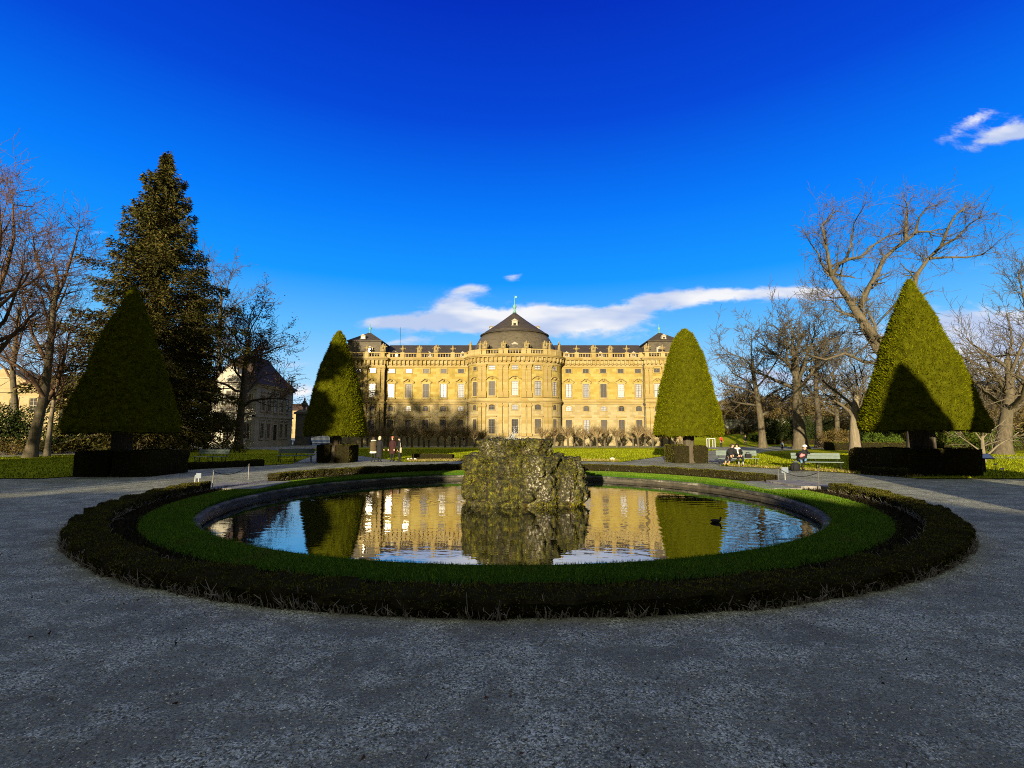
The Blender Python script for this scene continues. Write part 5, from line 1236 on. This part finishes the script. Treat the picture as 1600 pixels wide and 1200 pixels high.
bush(1302, 60, 2.6, 1.6, 2.2, 3500, .16, 'ochre', 9, 'brown twiggy shrub left of the pale plane tree', SG)
bush(1385, 60, 2.6, 1.8, 1.9, 4000, .16, 'bushlit', 10, 'bright green laurel left under the skirt of the big right cone', SG)
bush(1478, 56, 2.4, 1.8, 2.3, 4000, .16, 'bushlit', 11, 'bright green laurel right under the skirt of the big right cone', SG)
bush(1545, 54, 2.6, 1.8, 2.5, 4500, .16, 'bushlit', 12, 'bright green laurel behind the pale bare shrub', SG)
bush(1520, 62, 6, 3, 5.2, 8000, .26, 'ochre', 13, 'tall ochre thicket behind the bright laurels at the right', SG)
bush(1605, 60, 5, 3, 3.6, 7000, .24, 'shrub', 14, 'dark thicket at the right edge', SG)
bush(1420, 78, 7, 3, 4.5, 8000, .28, 'ochre', 15, 'ochre thicket hidden behind the big right cone tree', SG)
bush(1195, 86, 3.0, 2, 2.0, 3500, .2, 'shrub', 16, 'low dark shrub behind the trunk of the drooping bare tree', SG)
for i, (px_, Y, rx, h, mt, lb) in enumerate(((1150, 100, 3.5, 3.4, 'ochre', 'ochre bush on the slope right of the narrow sunlit cone'), (1185, 104, 4.5, 4.4, 'shrub', 'dark bush on the slope behind the drooping bare tree'), (1240, 100, 5, 5.4, 'ochre', 'tall ochre bush on the slope left of the stout trunk'), (1290, 98, 5, 6.0, 'shrub', 'tall dark evergreen bush behind the slim dark tree'), (1320, 102, 5.5, 7.0, 'ochre', 'tall ochre bush behind the thin tree in the middle of the wood'), (1365, 72, 4, 3.2, 'shrub', 'dark bush left of the big right cone tree'))):
    bush(px_, Y, rx, 2.4, h, 9000, .3, mt, 120 + i, lb, SG, z=.1)
# trees on the terrace far right: one ochre mass of trees each
for i, (px_, Y, rx, h, mat, lb) in enumerate(((1142, 122, 4.0, 8.5, 'ochre', 'pale ochre tree on the terrace wall nearest the cone'), (1168, 124, 6.5, 11.5, 'ochre', 'round brown-green tree on the terrace, right of the pale ochre one'), (1215, 126, 7.5, 10, 'ochre', 'wide ochre tree on the terrace behind the drooping bare tree'), (1275, 126, 8, 11, 'ochre', 'ochre tree on the terrace behind the stout bare tree'), (1345, 124, 9, 11, 'ochre', 'ochre tree on the terrace behind the plane tree'), (1600, 110, 9, 12, 'ochre', 'ochre tree on the terrace at the right edge'), (1530, 118, 9, 12, 'ochre', 'ochre tree on the terrace right of the big cone'))):
    b = W(px_, 660, Y); b.z = 2.6
    t = empty('terrace_tree', b, 0, lb, 'tree', 'trees on the far terrace'); fb = Fast(); fb.tube([(0, 0, -.5), (.1, 0, 2), (0, .1, h * .55)], [.4, .3, .15], 6); link('trunk', fb.mesh('trunk', M['bark']), t)
    link('crown', bush_mesh(30 + i, rx * .8, rx * .5, h, 14000, .42, mat), t)
# dark clipped hedges far right and behind the left lawn
rng = np.random.default_rng(77)
def far_hedge(x0, x1, Y, h, lb): 
    n = max(8, int((x1 - x0) / .8)); tag(hedge('park_hedge', [(x0 + (x1 - x0) * i / n, Y + .2 * math.sin(i * .7)) for i in range(n + 1)], .9, h, rng, 90, (.14, .07), rough=.1), lb, 'hedge', 'dark hedges at the back of the park')
far_hedge(41, 60, 78, 1.0, 'dark hedge at the foot of the terrace slope behind the right-hand path')
far_hedge(36, 58, 56, 0.9, 'dark clipped hedge behind the right lawn under the bare trees')
far_hedge(-60, -39, 54, 1.2, 'dark clipped hedge behind the trunks at the left')

# ================================================================== TREES BEHIND THE CAMERA (their shadows fall into the picture)
rng = np.random.default_rng(78)
pts = [(-60 + i * .9, -17 + .5 * math.sin(i * .35)) for i in range(150)]
hh = lambda i: float(np.interp(-60 + i * .9, [-60, -24, -18, -13, -11, -6, -4.5, 3, 5, 80], [5.0, 5.0, 5.4, 5.2, 4.2, 4.2, 5.1, 5.0, 4.4, 4.4])) + .2 * mnoise.noise((i * .3, 0, 3))  # added out of view; top stepped so its shadow covers gravel, spares the rock
tag(hedge('added_shade_hedge', pts, 1.6, hh, rng, 12, (.3, .15), rough=.35), 'added unseen hedge behind the camera, its height shaped to shade the near gravel', 'hedge')
BG = 'trees behind the camera'
for i, (x, y, H, rad) in enumerate(((-36, -2, 16, 5.5), (-45, -6, 17, 6))):
    b = spruce((x, y, 0), H, rad, 20 + i, 'broad spruce behind the camera to the left', .55, BG, leaf=.5)
for i, (x, y, rx, h) in enumerate(((-25.6, -1.5, 4.7, 16.5), (-32.5, 2, 4.2, 12.5))):
    t = empty('evergreen_oak', (x, y, 0), 0, 'broad evergreen tree behind the camera to the left', 'tree', BG); fb = Fast(); fb.tube([(0, 0, -.2), (.1, 0, 2), (0, .1, h * .6)], [.6, .5, .2], 8); link('trunk', fb.mesh('trunk', M['bark_dk']), t)
    link('crown', bush_mesh(60 + i, rx, rx, h, 16000, .6, 'shrub'), t)
tall = None
for i, (x, y, H) in enumerate(((-43.5, -22, 26), (-50, -20, 24.5), (-40.5, -27, 25.5), (-47, -31, 26.5), (-42, -35, 26.5))):
    if i < 3: tall = bare_tree('bare_tree', (x, y, 0), [(0, 0, 0), (.3, 0, H * .2), (0, .3, H * .4), (.2, 0, H * .6)], .5, 90 + i, 'bare tree behind the camera', group=BG, limb_len=H * .36, nl=12, spread=(30, 70), start=.3, leaves=7000, leafsize=.5, S=dict(n=[7, 7, 6, 5], rmin=.03))
    else: c = copy_tree(tall); c.location = (x, y, 0); c.rotation_euler = (0, 0, i); c.scale = (H / 25,) * 3
# ================================================================== BENCHES
def bench_parts(L=2.3):
    seat = MB()
    for k in range(4): seat.box(-L / 2, L / 2, -.22 + k * .115, -.125 + k * .115, .43, .465)
    back = MB(); m = Matrix.Translation((0, .26, .60)) @ Matrix.Rotation(R(-14), 4, 'X')
    for k in range(2): back.box(-L / 2, L / 2, -.02, .02, k * .16, k * .16 + .145, m)
    leg = MB()
    leg.tube([(0, -.2, 0), (0, -.17, .2), (0, -.2, .43)], .022, 6); leg.tube([(0, .27, 0), (0, .17, .25), (0, .2, .45), (0, .30, .68), (0, .36, .92)], .022, 6); leg.tube([(0, -.2, .42), (0, .2, .43)], .02, 6); leg.tube([(0, -.15, .12), (0, 0, .2), (0, .2, .14)], .014, 5)
    return seat.mesh('seat', M['bench']), back.mesh('backrest', M['bench']), leg.mesh('leg', M['iron'])
bs, bb, bl = bench_parts()
def bench(loc, face, label):
    t = empty('park_bench', loc, face, label, 'bench', 'park benches round the basin')
    link('seat', bs, t); link('backrest', bb, t)
    for x in (-1.0, 0, 1.0): link('leg', bl, t, (x, 0, 0))
    return t
def toward(p, c=(0, CY)): return math.atan2(c[1] - p[1], c[0] - p[0]) + R(90)   # local -Y looks at c
bA = G(328, 724.5); bench(bA, R(-12) + 0.0, 'empty grey green bench on the left lawn, midway between the two dark cone trees')
bB = G(461, 722.5); bench(bB, R(10), 'grey green bench in the shade close to the half lit cone tree')
bC = G(1153, 728); bench(bC, R(-10), 'grey green bench on which the couple sits')
bD = G(1278, 735.5); bench(bD, R(-14), 'grey green bench on which the woman sits with her hands to her face')

# ================================================================== PEOPLE
def smat(name, col): return simple(name, col, .85, .25, 12)
SKIN = simple('skin', (0.55, 0.33, 0.23), 0.6, .08, 20)
def person(loc, rz, label, J, cols, scale=1.0, group=None, coat=None, hair=None, extra=()):
    """J: joint positions; one skinned body surface, hair and coat as children"""
    t = empty('person', loc, rz, label, 'person', group); t.scale = (scale,) * 3
    v = []; e = []; rad = []; mi = []
    def pt(p, r, m, prev=None):
        v.append(tuple(p)); rad.append(r); mi.append(m)
        if prev is not None: e.append((prev, len(v) - 1))
        return len(v) - 1
    pel = pt(J['pelvis'], .125, 1); sp_ = pt(J['chest'], .135, 2, pel); nk = pt(J['neck'], .055, 0, sp_)
    hd = Vector(J['head']); nkv = Vector(J['neck']); up = (hd - nkv).normalized()
    f = Vector(J.get('look', (0, -1, 0))).normalized()
    chin = pt(hd - up * .055 + f * .02, .068, 0, nk); mid = pt(hd + up * .02, .092, 0, chin); top = pt(hd + up * .10 - f * .01, .062, 0, mid); pt(hd + f * .105 + up * .0, .014, 0, mid)
    for s in 'LR':
        sh = pt(J['sh' + s], .062, 2, sp_); el_ = pt(J['el' + s], .045, 2, sh); wr = pt(J['wr' + s], .030, 2, el_)
        hnd = Vector(J['wr' + s]); d = (hnd - Vector(J['el' + s])).normalized(); sdv = d.cross(Vector((0, 1, .2))).normalized(); pm_ = pt(hnd + d * .07, .034, 0, wr)
        for k in range(4): a = pt(hnd + d * .13 + sdv * (.024 * (k - 1.5)), .010, 0, pm_); pt(hnd + d * (.175 - .012 * abs(k - 1.3)) + sdv * (.026 * (k - 1.5)) + Vector((0, 0, -.01)), .008, 0, a)
        a = pt(hnd + d * .06 - sdv * .055, .012, 0, pm_); pt(hnd + d * .10 - sdv * .07, .009, 0, a)
        hp = pt(J['hip' + s], .092, 1, pel); kn = pt(J['kn' + s], .062, 1, hp); an = pt(J['an' + s], .042, 3, kn)
        toe = Vector(J['an' + s]) + Vector(J.get('toe' + s, (0, -.2, -.05))); pt(toe, .036, 3, an)
    me = bpy.data.meshes.new('body'); me.from_pydata(v, e, []); o = link('body', me)
    sk = o.modifiers.new('Skin', 'SKIN'); sk.use_smooth_shade = True; sk.branch_smoothing = .4
    for i, q in enumerate(me.skin_vertices[0].data): q.radius = (rad[i], rad[i] * (.8 if i < 2 else 1)); q.use_root = (i == 0)
    sb_ = o.modifiers.new('Sub', 'SUBSURF'); sb_.levels = 1; sb_.render_levels = 1
    dg = bpy.context.evaluated_depsgraph_get(); m2 = bpy.data.meshes.new_from_object(o.evaluated_get(dg)); o.modifiers.clear(); o.data = m2; bpy.data.meshes.remove(me); m2.name = 'body'
    m2.materials.clear()
    for c in [SKIN] + cols: m2.materials.append(c)
    vv = np.array(v)
    for p in m2.polygons:
        dd = ((vv - np.array(p.center)) ** 2).sum(1) - np.array(rad) ** 2; p.material_index = mi[int(np.argmin(dd))]; p.use_smooth = True
    o.parent = t
    if hair:                                         # hair cap with locks, hangs down the back by 'len'
        hm_, ln = hair; mb = MB(); mb.smooth = True; q = Matrix.Translation(hd) @ f.to_track_quat('-Y', 'Z').to_matrix().to_4x4()
        vs = []; nu, nv = 14, 7
        for j in range(nv):
            ph = math.pi / 2 * 1.25 * j / (nv - 1)
            for i in range(nu):
                a = 2 * math.pi * i / nu; back = max(0, math.sin(a)); r = .112 * math.sin(ph) if j else .004
                z = .045 + .112 * math.cos(ph) - (ln * back * max(0, (j - 3) / 3)); fr = 1 if not (math.sin(a) < -.35 and j > 3) else .86
                z = max(z, .05) if (math.sin(a) < -.35 and j > 3) else z
                vs.append(q @ Vector((r * math.cos(a) * fr, r * math.sin(a) * fr + .008, z)))
        mb.add(vs, [tuple(x) for x in grid_faces(nu, nv, True)]); mb.build('hair', hm_, t)
    if coat:                                         # coat: lofted rings from hem to collar
        cm, rings_ = coat; mb = MB(); mb.smooth = True; n = 18; vs = []
        for (c, rx, ry) in rings_:
            for i in range(n):
                a = 2 * math.pi * i / n; k = 1 + .05 * math.sin(a * 5 + c[2] * 9); vs.append((c[0] + rx * math.cos(a) * k, c[1] + ry * math.sin(a) * k, c[2]))
        mb.add(vs, [tuple(x) for x in grid_faces(n, len(rings_), True)]); mb.build('coat', cm, t)
    for nm, mb, m in extra: mb.build(nm, m, t)
    return t
def stand(h=1.68, step=0.0, arm=0.0, lookx=0.0, armf=0.08):
    k = h / 1.68; J = dict(pelvis=(0, 0, .93), chest=(0, 0, 1.24), neck=(0, -.01, 1.45), head=(0, -.03, 1.56), look=(lookx, -1, 0),
             shL=(-.17, 0, 1.38), elL=(-.22, -armf * .3, 1.11), wrL=(-.21 + arm, -armf - .06, .88), shR=(.17, 0, 1.38), elR=(.22, -armf * .3, 1.11), wrR=(.21 - arm, -armf - .06, .88),
             hipL=(-.09, 0, .90), knL=(-.095, -.02 - step * .5, .49), anL=(-.10, .02 - step, .09), hipR=(.09, 0, .90), knR=(.095, -.02 + step * .2, .49), anR=(.10, .02 + step, .09))
    return {a: (tuple(c * k for c in b) if a != 'look' else b) for a, b in J.items()}
def coat_rings(hem, w=1.0, k=1.0): return [((0, 0, hem * k), .215 * w, .165 * w), ((0, 0, (hem + .25) * k), .20 * w, .15 * w), ((0, 0, 1.02 * k), .185 * w, .135 * w), ((0, 0, 1.2 * k), .20, .14), ((0, 0, 1.34 * k), .195, .125), ((0, -.005, 1.42 * k), .11, .09), ((0, -.01, 1.46 * k), .07, .07)]
blk, navy, maroon, olive, jeans, shoe = smat('black cloth', (.012, .012, .014)), smat('dark navy cloth', (.012, .015, .025)), smat('dark maroon cloth', (.035, .010, .010)), smat('olive parka cloth', (.075, .055, .025)), smat('blue denim', (.10, .19, .30)), smat('dark shoe', (.015, .013, .012))
white, pink, tan = smat('white cloth', (.75, .70, .62)), smat('pink cloth', (.75, .22, .22)), smat('tan shoe', (.42, .28, .12))
fur = smat('cream fur', (.72, .62, .48)); hb, hbl, hr, hd_ = smat('brown hair', (.05, .03, .02)), smat('blond hair', (.55, .45, .30)), smat('reddish hair', (.35, .12, .06)), smat('black hair', (.012, .01, .01))
PG = 'four people chatting on the path'
def hood(z, m):
    mb = MB(); mb.smooth = True; mb.tube([(.15 * math.cos(a), .03 + .10 * math.sin(a), z + .02 * math.sin(a)) for a in np.linspace(0, 2 * math.pi, 15)], .045, 8); return ('fur_hood', mb, m)
hem = MB(); hem.smooth = True; hem.lathe([(.235, .60), (.243, .66), (.24, .72), (.22, .73)], 16, sy=.8)
person(G(583, 722), R(195), 'person seen from behind in an olive parka with cream fur hood and white hem', stand(1.66), [blk, olive, shoe], 1.0, PG, (olive, coat_rings(.70, 1.14)), (hb, .05), [hood(1.44, fur), ('coat_hem', hem, white)])
person(G(592.5, 722), R(160), 'person with blond hair in a long black coat beside the olive parka', stand(1.72), [blk, blk, shoe], 1.0, PG, (blk, coat_rings(.35, 1.05, 1.02)), (hbl, .12))
person(G(613, 721.7), R(-12), 'red-haired person facing the camera in a long dark maroon coat', stand(1.72), [blk, maroon, shoe], 1.0, PG, (maroon, coat_rings(.55, 1.05, 1.02)), (hr, .22))
bag = MB(); bag.smooth = True; bag.tube([(.2, .02, 1.3), (.27, .03, 1.15), (.28, .03, 1.0)], .02, 5); bag.box(.18, .36, -.02, .12, .62, .98)
person(G(624.5, 721.6), R(-75), 'dark-haired person in a short black jacket with a pale bag, turned to the red-haired one', stand(1.64, .06), [blk, blk, shoe], 1.0, PG, (blk, coat_rings(.80, 1.0)), (hd_, .12), [('bag', bag, smat('pale canvas', (.40, .34, .22)))])
def seated(lean=0.0, fwd=.05, twist=0.0):
    return dict(pelvis=(0, .02, .52), chest=(lean * .6, -fwd, .86), neck=(lean, -fwd * 1.5, 1.06), head=(lean * 1.25, -fwd * 1.8 - .03, 1.18), look=(twist, -1, 0),
             shL=(-.17 + lean * .9, -fwd * 1.2, 1.0), elL=(-.22 + lean * .6, -.18, .78), wrL=(-.10 + lean * .3, -.36, .66), shR=(.17 + lean * .9, -fwd * 1.2, 1.0), elR=(.22 + lean * .6, -.18, .78), wrR=(.10 + lean * .3, -.36, .66),
             hipL=(-.10, 0, .52), knL=(-.12, -.44, .50), anL=(-.12, -.46, .09), hipR=(.10, 0, .52), knR=(.12, -.44, .50), anR=(.12, -.46, .09))
def on_bench(b, x, ang): return Vector((b.x + x * math.cos(ang), b.y + x * math.sin(ang), 0))
def sit_coat(l=0.0, f=.05): return [((0, -.02, .46), .25, .23), ((0, 0, .56), .225, .19), ((l * .4, -f * .6, .75), .20, .16), ((l * .8, -f, .92), .205, .14), ((l * .95, -f * 1.3, 1.02), .13, .10), ((l, -f * 1.5, 1.08), .075, .075)]
J = seated(.10, .06, .6); J.update(knL=(-.30, -.46, .47), anL=(-.52, -.86, .12), knR=(-.10, -.48, .47), anR=(-.34, -.92, .10), toeL=(-.1, -.14, .1), toeR=(-.1, -.14, .1))
person(on_bench(bC, -.42, R(-10)), R(-10), 'person in black with outstretched legs and tan shoes leaning to kiss on the bench', J, [blk, blk, tan], 1.0, 'couple on the bench', (blk, sit_coat(.10, .06)), (hb, .06))
J = seated(-.08, .05, -.9); col = MB(); col.smooth = True; col.tube([(-.06 + .13 * math.cos(a), -.06 + .11 * math.sin(a), 1.05 + .02 * math.sin(a)) for a in np.linspace(0, 2 * math.pi, 13)], .05, 8); col.tube([(-.10, -.19, 1.03), (-.09, -.21, .85), (-.06, -.22, .70)], [.05, .04, .03], 6)
person(on_bench(bC, .06, R(-10)), R(-10), 'dark-haired person in a black coat with white lining beside the partner on the bench', J, [navy, blk, smat('grey shoe', (.3, .3, .32))], 1.0, 'couple on the bench', (blk, sit_coat(-.08, .05)), (hd_, .03), [('white_lining', col, white)])
J = seated(.08, .12, -.3); J.update(elL=(-.20, -.30, .84), wrL=(.02, -.26, 1.10), elR=(.30, -.28, .86), wrR=(.14, -.27, 1.12), knL=(-.16, -.46, .52), knR=(.06, -.48, .62), anR=(-.10, -.60, .42))
cap = MB(); cap.smooth = True; cap.lathe([(.115, 1.235), (.118, 1.26), (.10, 1.31), (.05, 1.345), (.01, 1.352)], 12, Matrix.Translation((.10, -.24, 0)))
scarf = MB(); scarf.smooth = True; scarf.tube([(-.14, -.24, .72), (-.06, -.30, .82), (.06, -.30, .80)], [.07, .09, .05], 8)
person(on_bench(bD, -.72, R(-14)), R(-14), 'woman in a dark jacket, blue jeans and white cap raising both hands to her face', J, [jeans, blk, shoe], 1.0, None, (blk, sit_coat(.08, .12)), (hb, .1), [('cap', cap, white), ('scarf', scarf, pink)])
# far visitors
FG = 'distant visitors'
person(G(709.5, 698.5), R(80), 'distant person in dark clothes walking before the palace left wing', stand(1.7, .22), [blk, blk, shoe], 1.0, FG, None, (hb, .02))
person(G(724.5, 698.8), R(70), 'distant person in white trousers near the pollarded trees', stand(1.6, .15), [white, blk, shoe], 1.0, FG, None, (hb, .02))
person(G(1127, 699), R(20), 'distant person in a red jacket just right of the sunlit narrow cone tree', stand(1.7), [blk, smat('red cloth', (.55, .04, .03)), shoe], 1.0, FG, None, (hd_, .02))
person(G(1165, 697), R(-20), 'distant person in dark clothes on the path left of the drooping bare tree', stand(1.75), [navy, navy, shoe], 1.0, FG, None, (hd_, .02))
person(G(1222.5, 703), R(-20), 'small child in pale blue on the far path behind the benches', stand(1.0), [navy, smat('pale blue cloth', (.35, .45, .55)), shoe], 1.0, FG, None, (hb, .02))

# black bag on the couple's bench, things beside the benches
bg_ = empty('bag', on_bench(bC, .62, R(-10)) + Vector((0, .02, .47)), R(-10), 'black bag standing on the bench beside the couple', 'bag')
mb = MB(); mb.box(-.16, .16, -.08, .08, 0, .24); mb.build('body', blk, bg_); mb = MB(); mb.tube([(-.1, 0, .24), (-.08, 0, .36), (.08, 0, .36), (.1, 0, .24)], .014, 5); mb.build('handle', blk, bg_)
bp = empty('backpack', G(1243, 736.5), R(-14), 'black backpack on the ground left of the seated woman', 'backpack')
mb = MB(); mb.smooth = True; mb.lathe([(.02, 0), (.2, .02), (.23, .2), (.19, .36), (.1, .44), (.02, .46)], 10, sy=.6); mb.build('body', blk, bp); mb = MB(); mb.tube([(-.08, -.1, .4), (-.12, -.18, .2), (-.1, -.12, .04)], .018, 5); mb.build('strap', blk, bp)

# ================================================================== ROPE BARRIERS, STEPS, SIGNS
def barrier(p0, p1, label):
    p0, p1 = Vector(p0), Vector(p1); t = empty('rope_barrier', p0, 0, label, 'rope barrier', 'rope barriers at the basin steps'); d = p1 - p0
    for o in (Vector((0, 0, 0)), d):
        mb = MB(); mb.tube([(0, 0, -.05), (0, 0, .60)], .016, 6); mb.tube([(0, 0, .60), (0, 0, .63), (0, 0, .66)], [.014, .028, .012], 8); mb.build('post', M['steel'], t, o)
    mb = MB(); mb.tube([(d.x * u, d.y * u, .61 - .22 * 4 * u * (1 - u)) for u in np.linspace(0, 1, 15)], .013, 5); mb.build('rope', M['rope'], t)
barrier(G(332, 765), G(388, 749.5), 'dark rope hung between two thin posts across the left steps to the basin')
barrier(G(1280, 767), G(1217, 756), 'dark rope hung between two thin posts across the right steps to the basin')
def notice(p, rz, label, w=.16, h=.18, ph=.42, mat='frame_lt'):
    t = empty('small_sign', p, rz, label, 'sign', 'small notices by the basin'); mb = MB(); mb.tube([(0, 0, -.05), (0, 0, ph)], .016, 6); mb.build('stake', M['white'], t)
    mb = MB(); mb.box(-w / 2, w / 2, -.022, -.01, ph - h * .4, ph + h * .6); mb.build('plate', M[mat], t)
M['plate_grey'] = simple('grey blue notice plate', (.15, .18, .22), .5, .15, 10)
notice(G(309.5, 763), R(10), 'small grey-blue notice on a white stake at the end of the left hedge', mat='plate_grey')
notice(G(1227, 751), R(-10), 'small pale notice panel hanging beside the right rope posts', .26, .24, .40, 'plate_grey')
t = empty('white_stake', G(304.5, 756), 0, 'plain white stake beside the grey-blue notice', 'stake'); mb = MB(); mb.tube([(0, 0, -.05), (0, 0, .30)], .022, 6); mb.tube([(0, 0, .30), (0, 0, .34)], [.022, .01], 6); mb.build('stake', M['white'], t)
m_, t_, b_ = material('worn step stone'); nz = t_.noise(t_.obj, 3, 6, .7); t_.put(b_.inputs['Base Color'], t_.ramp(nz, [(.3, (.14, .13, .11)), (.7, (.34, .31, .27))])); b_.inputs['Roughness'].default_value = .8; bump(t_, b_, t_.noise(t_.obj, 20, 5, .7), .5, .02); M['step'] = m_
def slab(x0, x1, y0, y1, z0, z1, label):
    rr = random.Random(int(x0 * 100)); nx, ny = 8, 6; mb = MB(); top = []
    vs = [(x0 + (x1 - x0) * i / nx + (rr.uniform(-.02, .02)), y0 + (y1 - y0) * j / ny + rr.uniform(-.02, .02), z1 + rr.uniform(-.008, .008)) for j in range(ny + 1) for i in range(nx + 1)]
    mb.add(vs, [tuple(q) for q in grid_faces(nx + 1, ny + 1)])
    n1 = nx + 1; rim_ = [i for i in range(nx + 1)] + [n1 * j + nx for j in range(1, ny + 1)] + [n1 * ny + i for i in range(nx - 1, -1, -1)] + [n1 * j for j in range(ny - 1, 0, -1)]
    a = [vs[i] for i in rim_]; b2 = [(x, y, z0) for x, y, z in a]; k = len(a); mb.add(a + b2, [(i, k + i, k + (i + 1) % k, (i + 1) % k) for i in range(k)])
    return tag(mb.build('stone_step', M['step']), label, 'step', 'stone steps down to the basin')
for s, sd in ((1, 'right'), (-1, 'left')):
    xs = sorted((s * 8.55, s * 9.75)); slab(xs[0], xs[1], 16.6, 19.2, -.02, .075, 'worn stone slab at the water edge on the %s side of the basin' % sd)
    xs = sorted((s * 9.78, s * 11.1)); slab(xs[0], xs[1], 16.75, 19.0, -.02, .135 if s > 0 else .06, 'raised stone step between path and water slab on the %s side' % sd)
# information board
ib = empty('information_board', G(1538, 739), R(-20), 'tilted pale information board on a dark post on the right lawn', 'information board')
mb = MB(); mb.box(-.06, .06, -.05, .05, -.05, .78); mb.build('post', M['iron'], ib); mb = MB(); m = Matrix.Translation((0, 0, .80)) @ Matrix.Rotation(R(28), 4, 'X'); mb.box(-.36, .36, -.24, .24, -.02, .02, m); mb.build('board', M['iron'], ib)
mb = MB(); mb.box(-.33, .33, -.21, .21, .021, .026, m); mb.build('panel', simple('pale printed panel', (.42, .50, .58), .3, .15, 4), ib)
for px_, py_, lb in ((1556, 739, 'small white plant label left of the taller one on the right lawn'), (1567, 748, 'taller white plant label on a stake right of the information board')):
    t = empty('plant_label', G(px_, py_), 0, lb, 'plant label', 'plant labels on the right lawn'); mb = MB(); mb.tube([(0, 0, -.05), (0, 0, .40)], .014, 5); mb.build('stake', M['steel'], t); mb = MB(); mb.box(-.09, .09, -.02, -.008, .38, .46); mb.build('plate', M['white'], t)
# white timber frame round a young plant near the right path
t = empty('plant_guard', G(1111, 699), R(8), 'small white timber plant guard at the path right of the sunlit cone tree', 'plant guard')
for sx in (-.45, .45):
    for sy in (-.3, .3): mb = MB(); mb.box(sx - .05, sx + .05, sy - .05, sy + .05, 0, 1.25); mb.build('post', M['white'], t)
mb = MB(); mb.box(-.5, .5, -.35, -.25, 1.2, 1.3); mb.box(-.5, .5, .25, .35, 1.2, 1.3); mb.build('rail', M['white'], t)
# pale stones at the lawn corner
rr = random.Random(5)
for i, (px_, py_) in enumerate(((638, 719.5), (643, 719), (648, 719.3), (957, 719))):
    sz = .13 if i < 3 else .16; p = G(px_, py_); me_mb = MB(); me_mb.smooth = True; me_mb.lathe([(sz * .8, 0), (sz, sz * .5), (sz * .8, sz), (sz * .3, sz * 1.25), (.01, sz * 1.3)], 9, sx=1 + .3 * rr.random(), sy=.8)
    tag(me_mb.build('white_stone', simple('pale stone', (.55, .50, .42), .85, .2, 4) if i == 0 else bpy.data.materials['pale stone'], None, p), ['left small white stone by the low hedge next to the standing people', 'middle small white stone by the low hedge next to the standing people', 'right small white stone by the low hedge next to the standing people', 'larger pale stone block on the lawn edge right of the rock'][i], 'stone', 'pale stones on the path edge')
# duck
dk = empty('duck', G(1119, 816, WATER_Z), R(60), 'small dark duck swimming on the right side of the pond', 'duck'); dk.scale = (.58,) * 3
mb = MB(); mb.smooth = True; Mx = Matrix.Rotation(R(90), 4, 'X')
mb.tube([(0, .24, .07), (0, .16, .055), (0, .05, .05), (0, -.08, .055), (0, -.15, .09), (0, -.165, .15), (0, -.17, .19), (0, -.20, .205), (0, -.235, .195)], [.008, .05, .082, .078, .045, .03, .037, .034, .012], 10)
mb.build('body', smat('dark duck feathers', (.02, .018, .014)), dk); mb = MB(); mb.tube([(0, -.232, .196), (0, -.26, .19), (0, -.28, .186)], [.013, .016, .006], 6); mb.build('bill', smat('yellow bill', (.4, .28, .05)), dk)
for s in (-1, 1): mb = MB(); mb.smooth = True; mb.tube([(s * .06, -.08, .085), (s * .082, .02, .09), (s * .055, .16, .085), (s * .02, .22, .085)], [.015, .035, .025, .005], 7); mb.build('wing', smat('dark duck wing', (.03, .025, .02)), dk)
# litter bins and pots far left
for px_, Y, lb in ((322, 63, 'terracotta flower tub before the cream side building'),):
    b = W(px_, 695, Y); b.z = 0; t = empty('flower_tub', b, 0, lb, 'flower tub'); mb = MB(); mb.smooth = True; mb.lathe([(.28, 0), (.36, .6), (.40, .62), (.40, .72), (.33, .72)], 12); mb.build('tub', simple('terracotta', (.32, .13, .07), .85, .2, 5), t)
    tag(link('plant', bush_mesh(90, .3, .3, .7, 200, .12, 'ochre'), t, (0, 0, .65)))
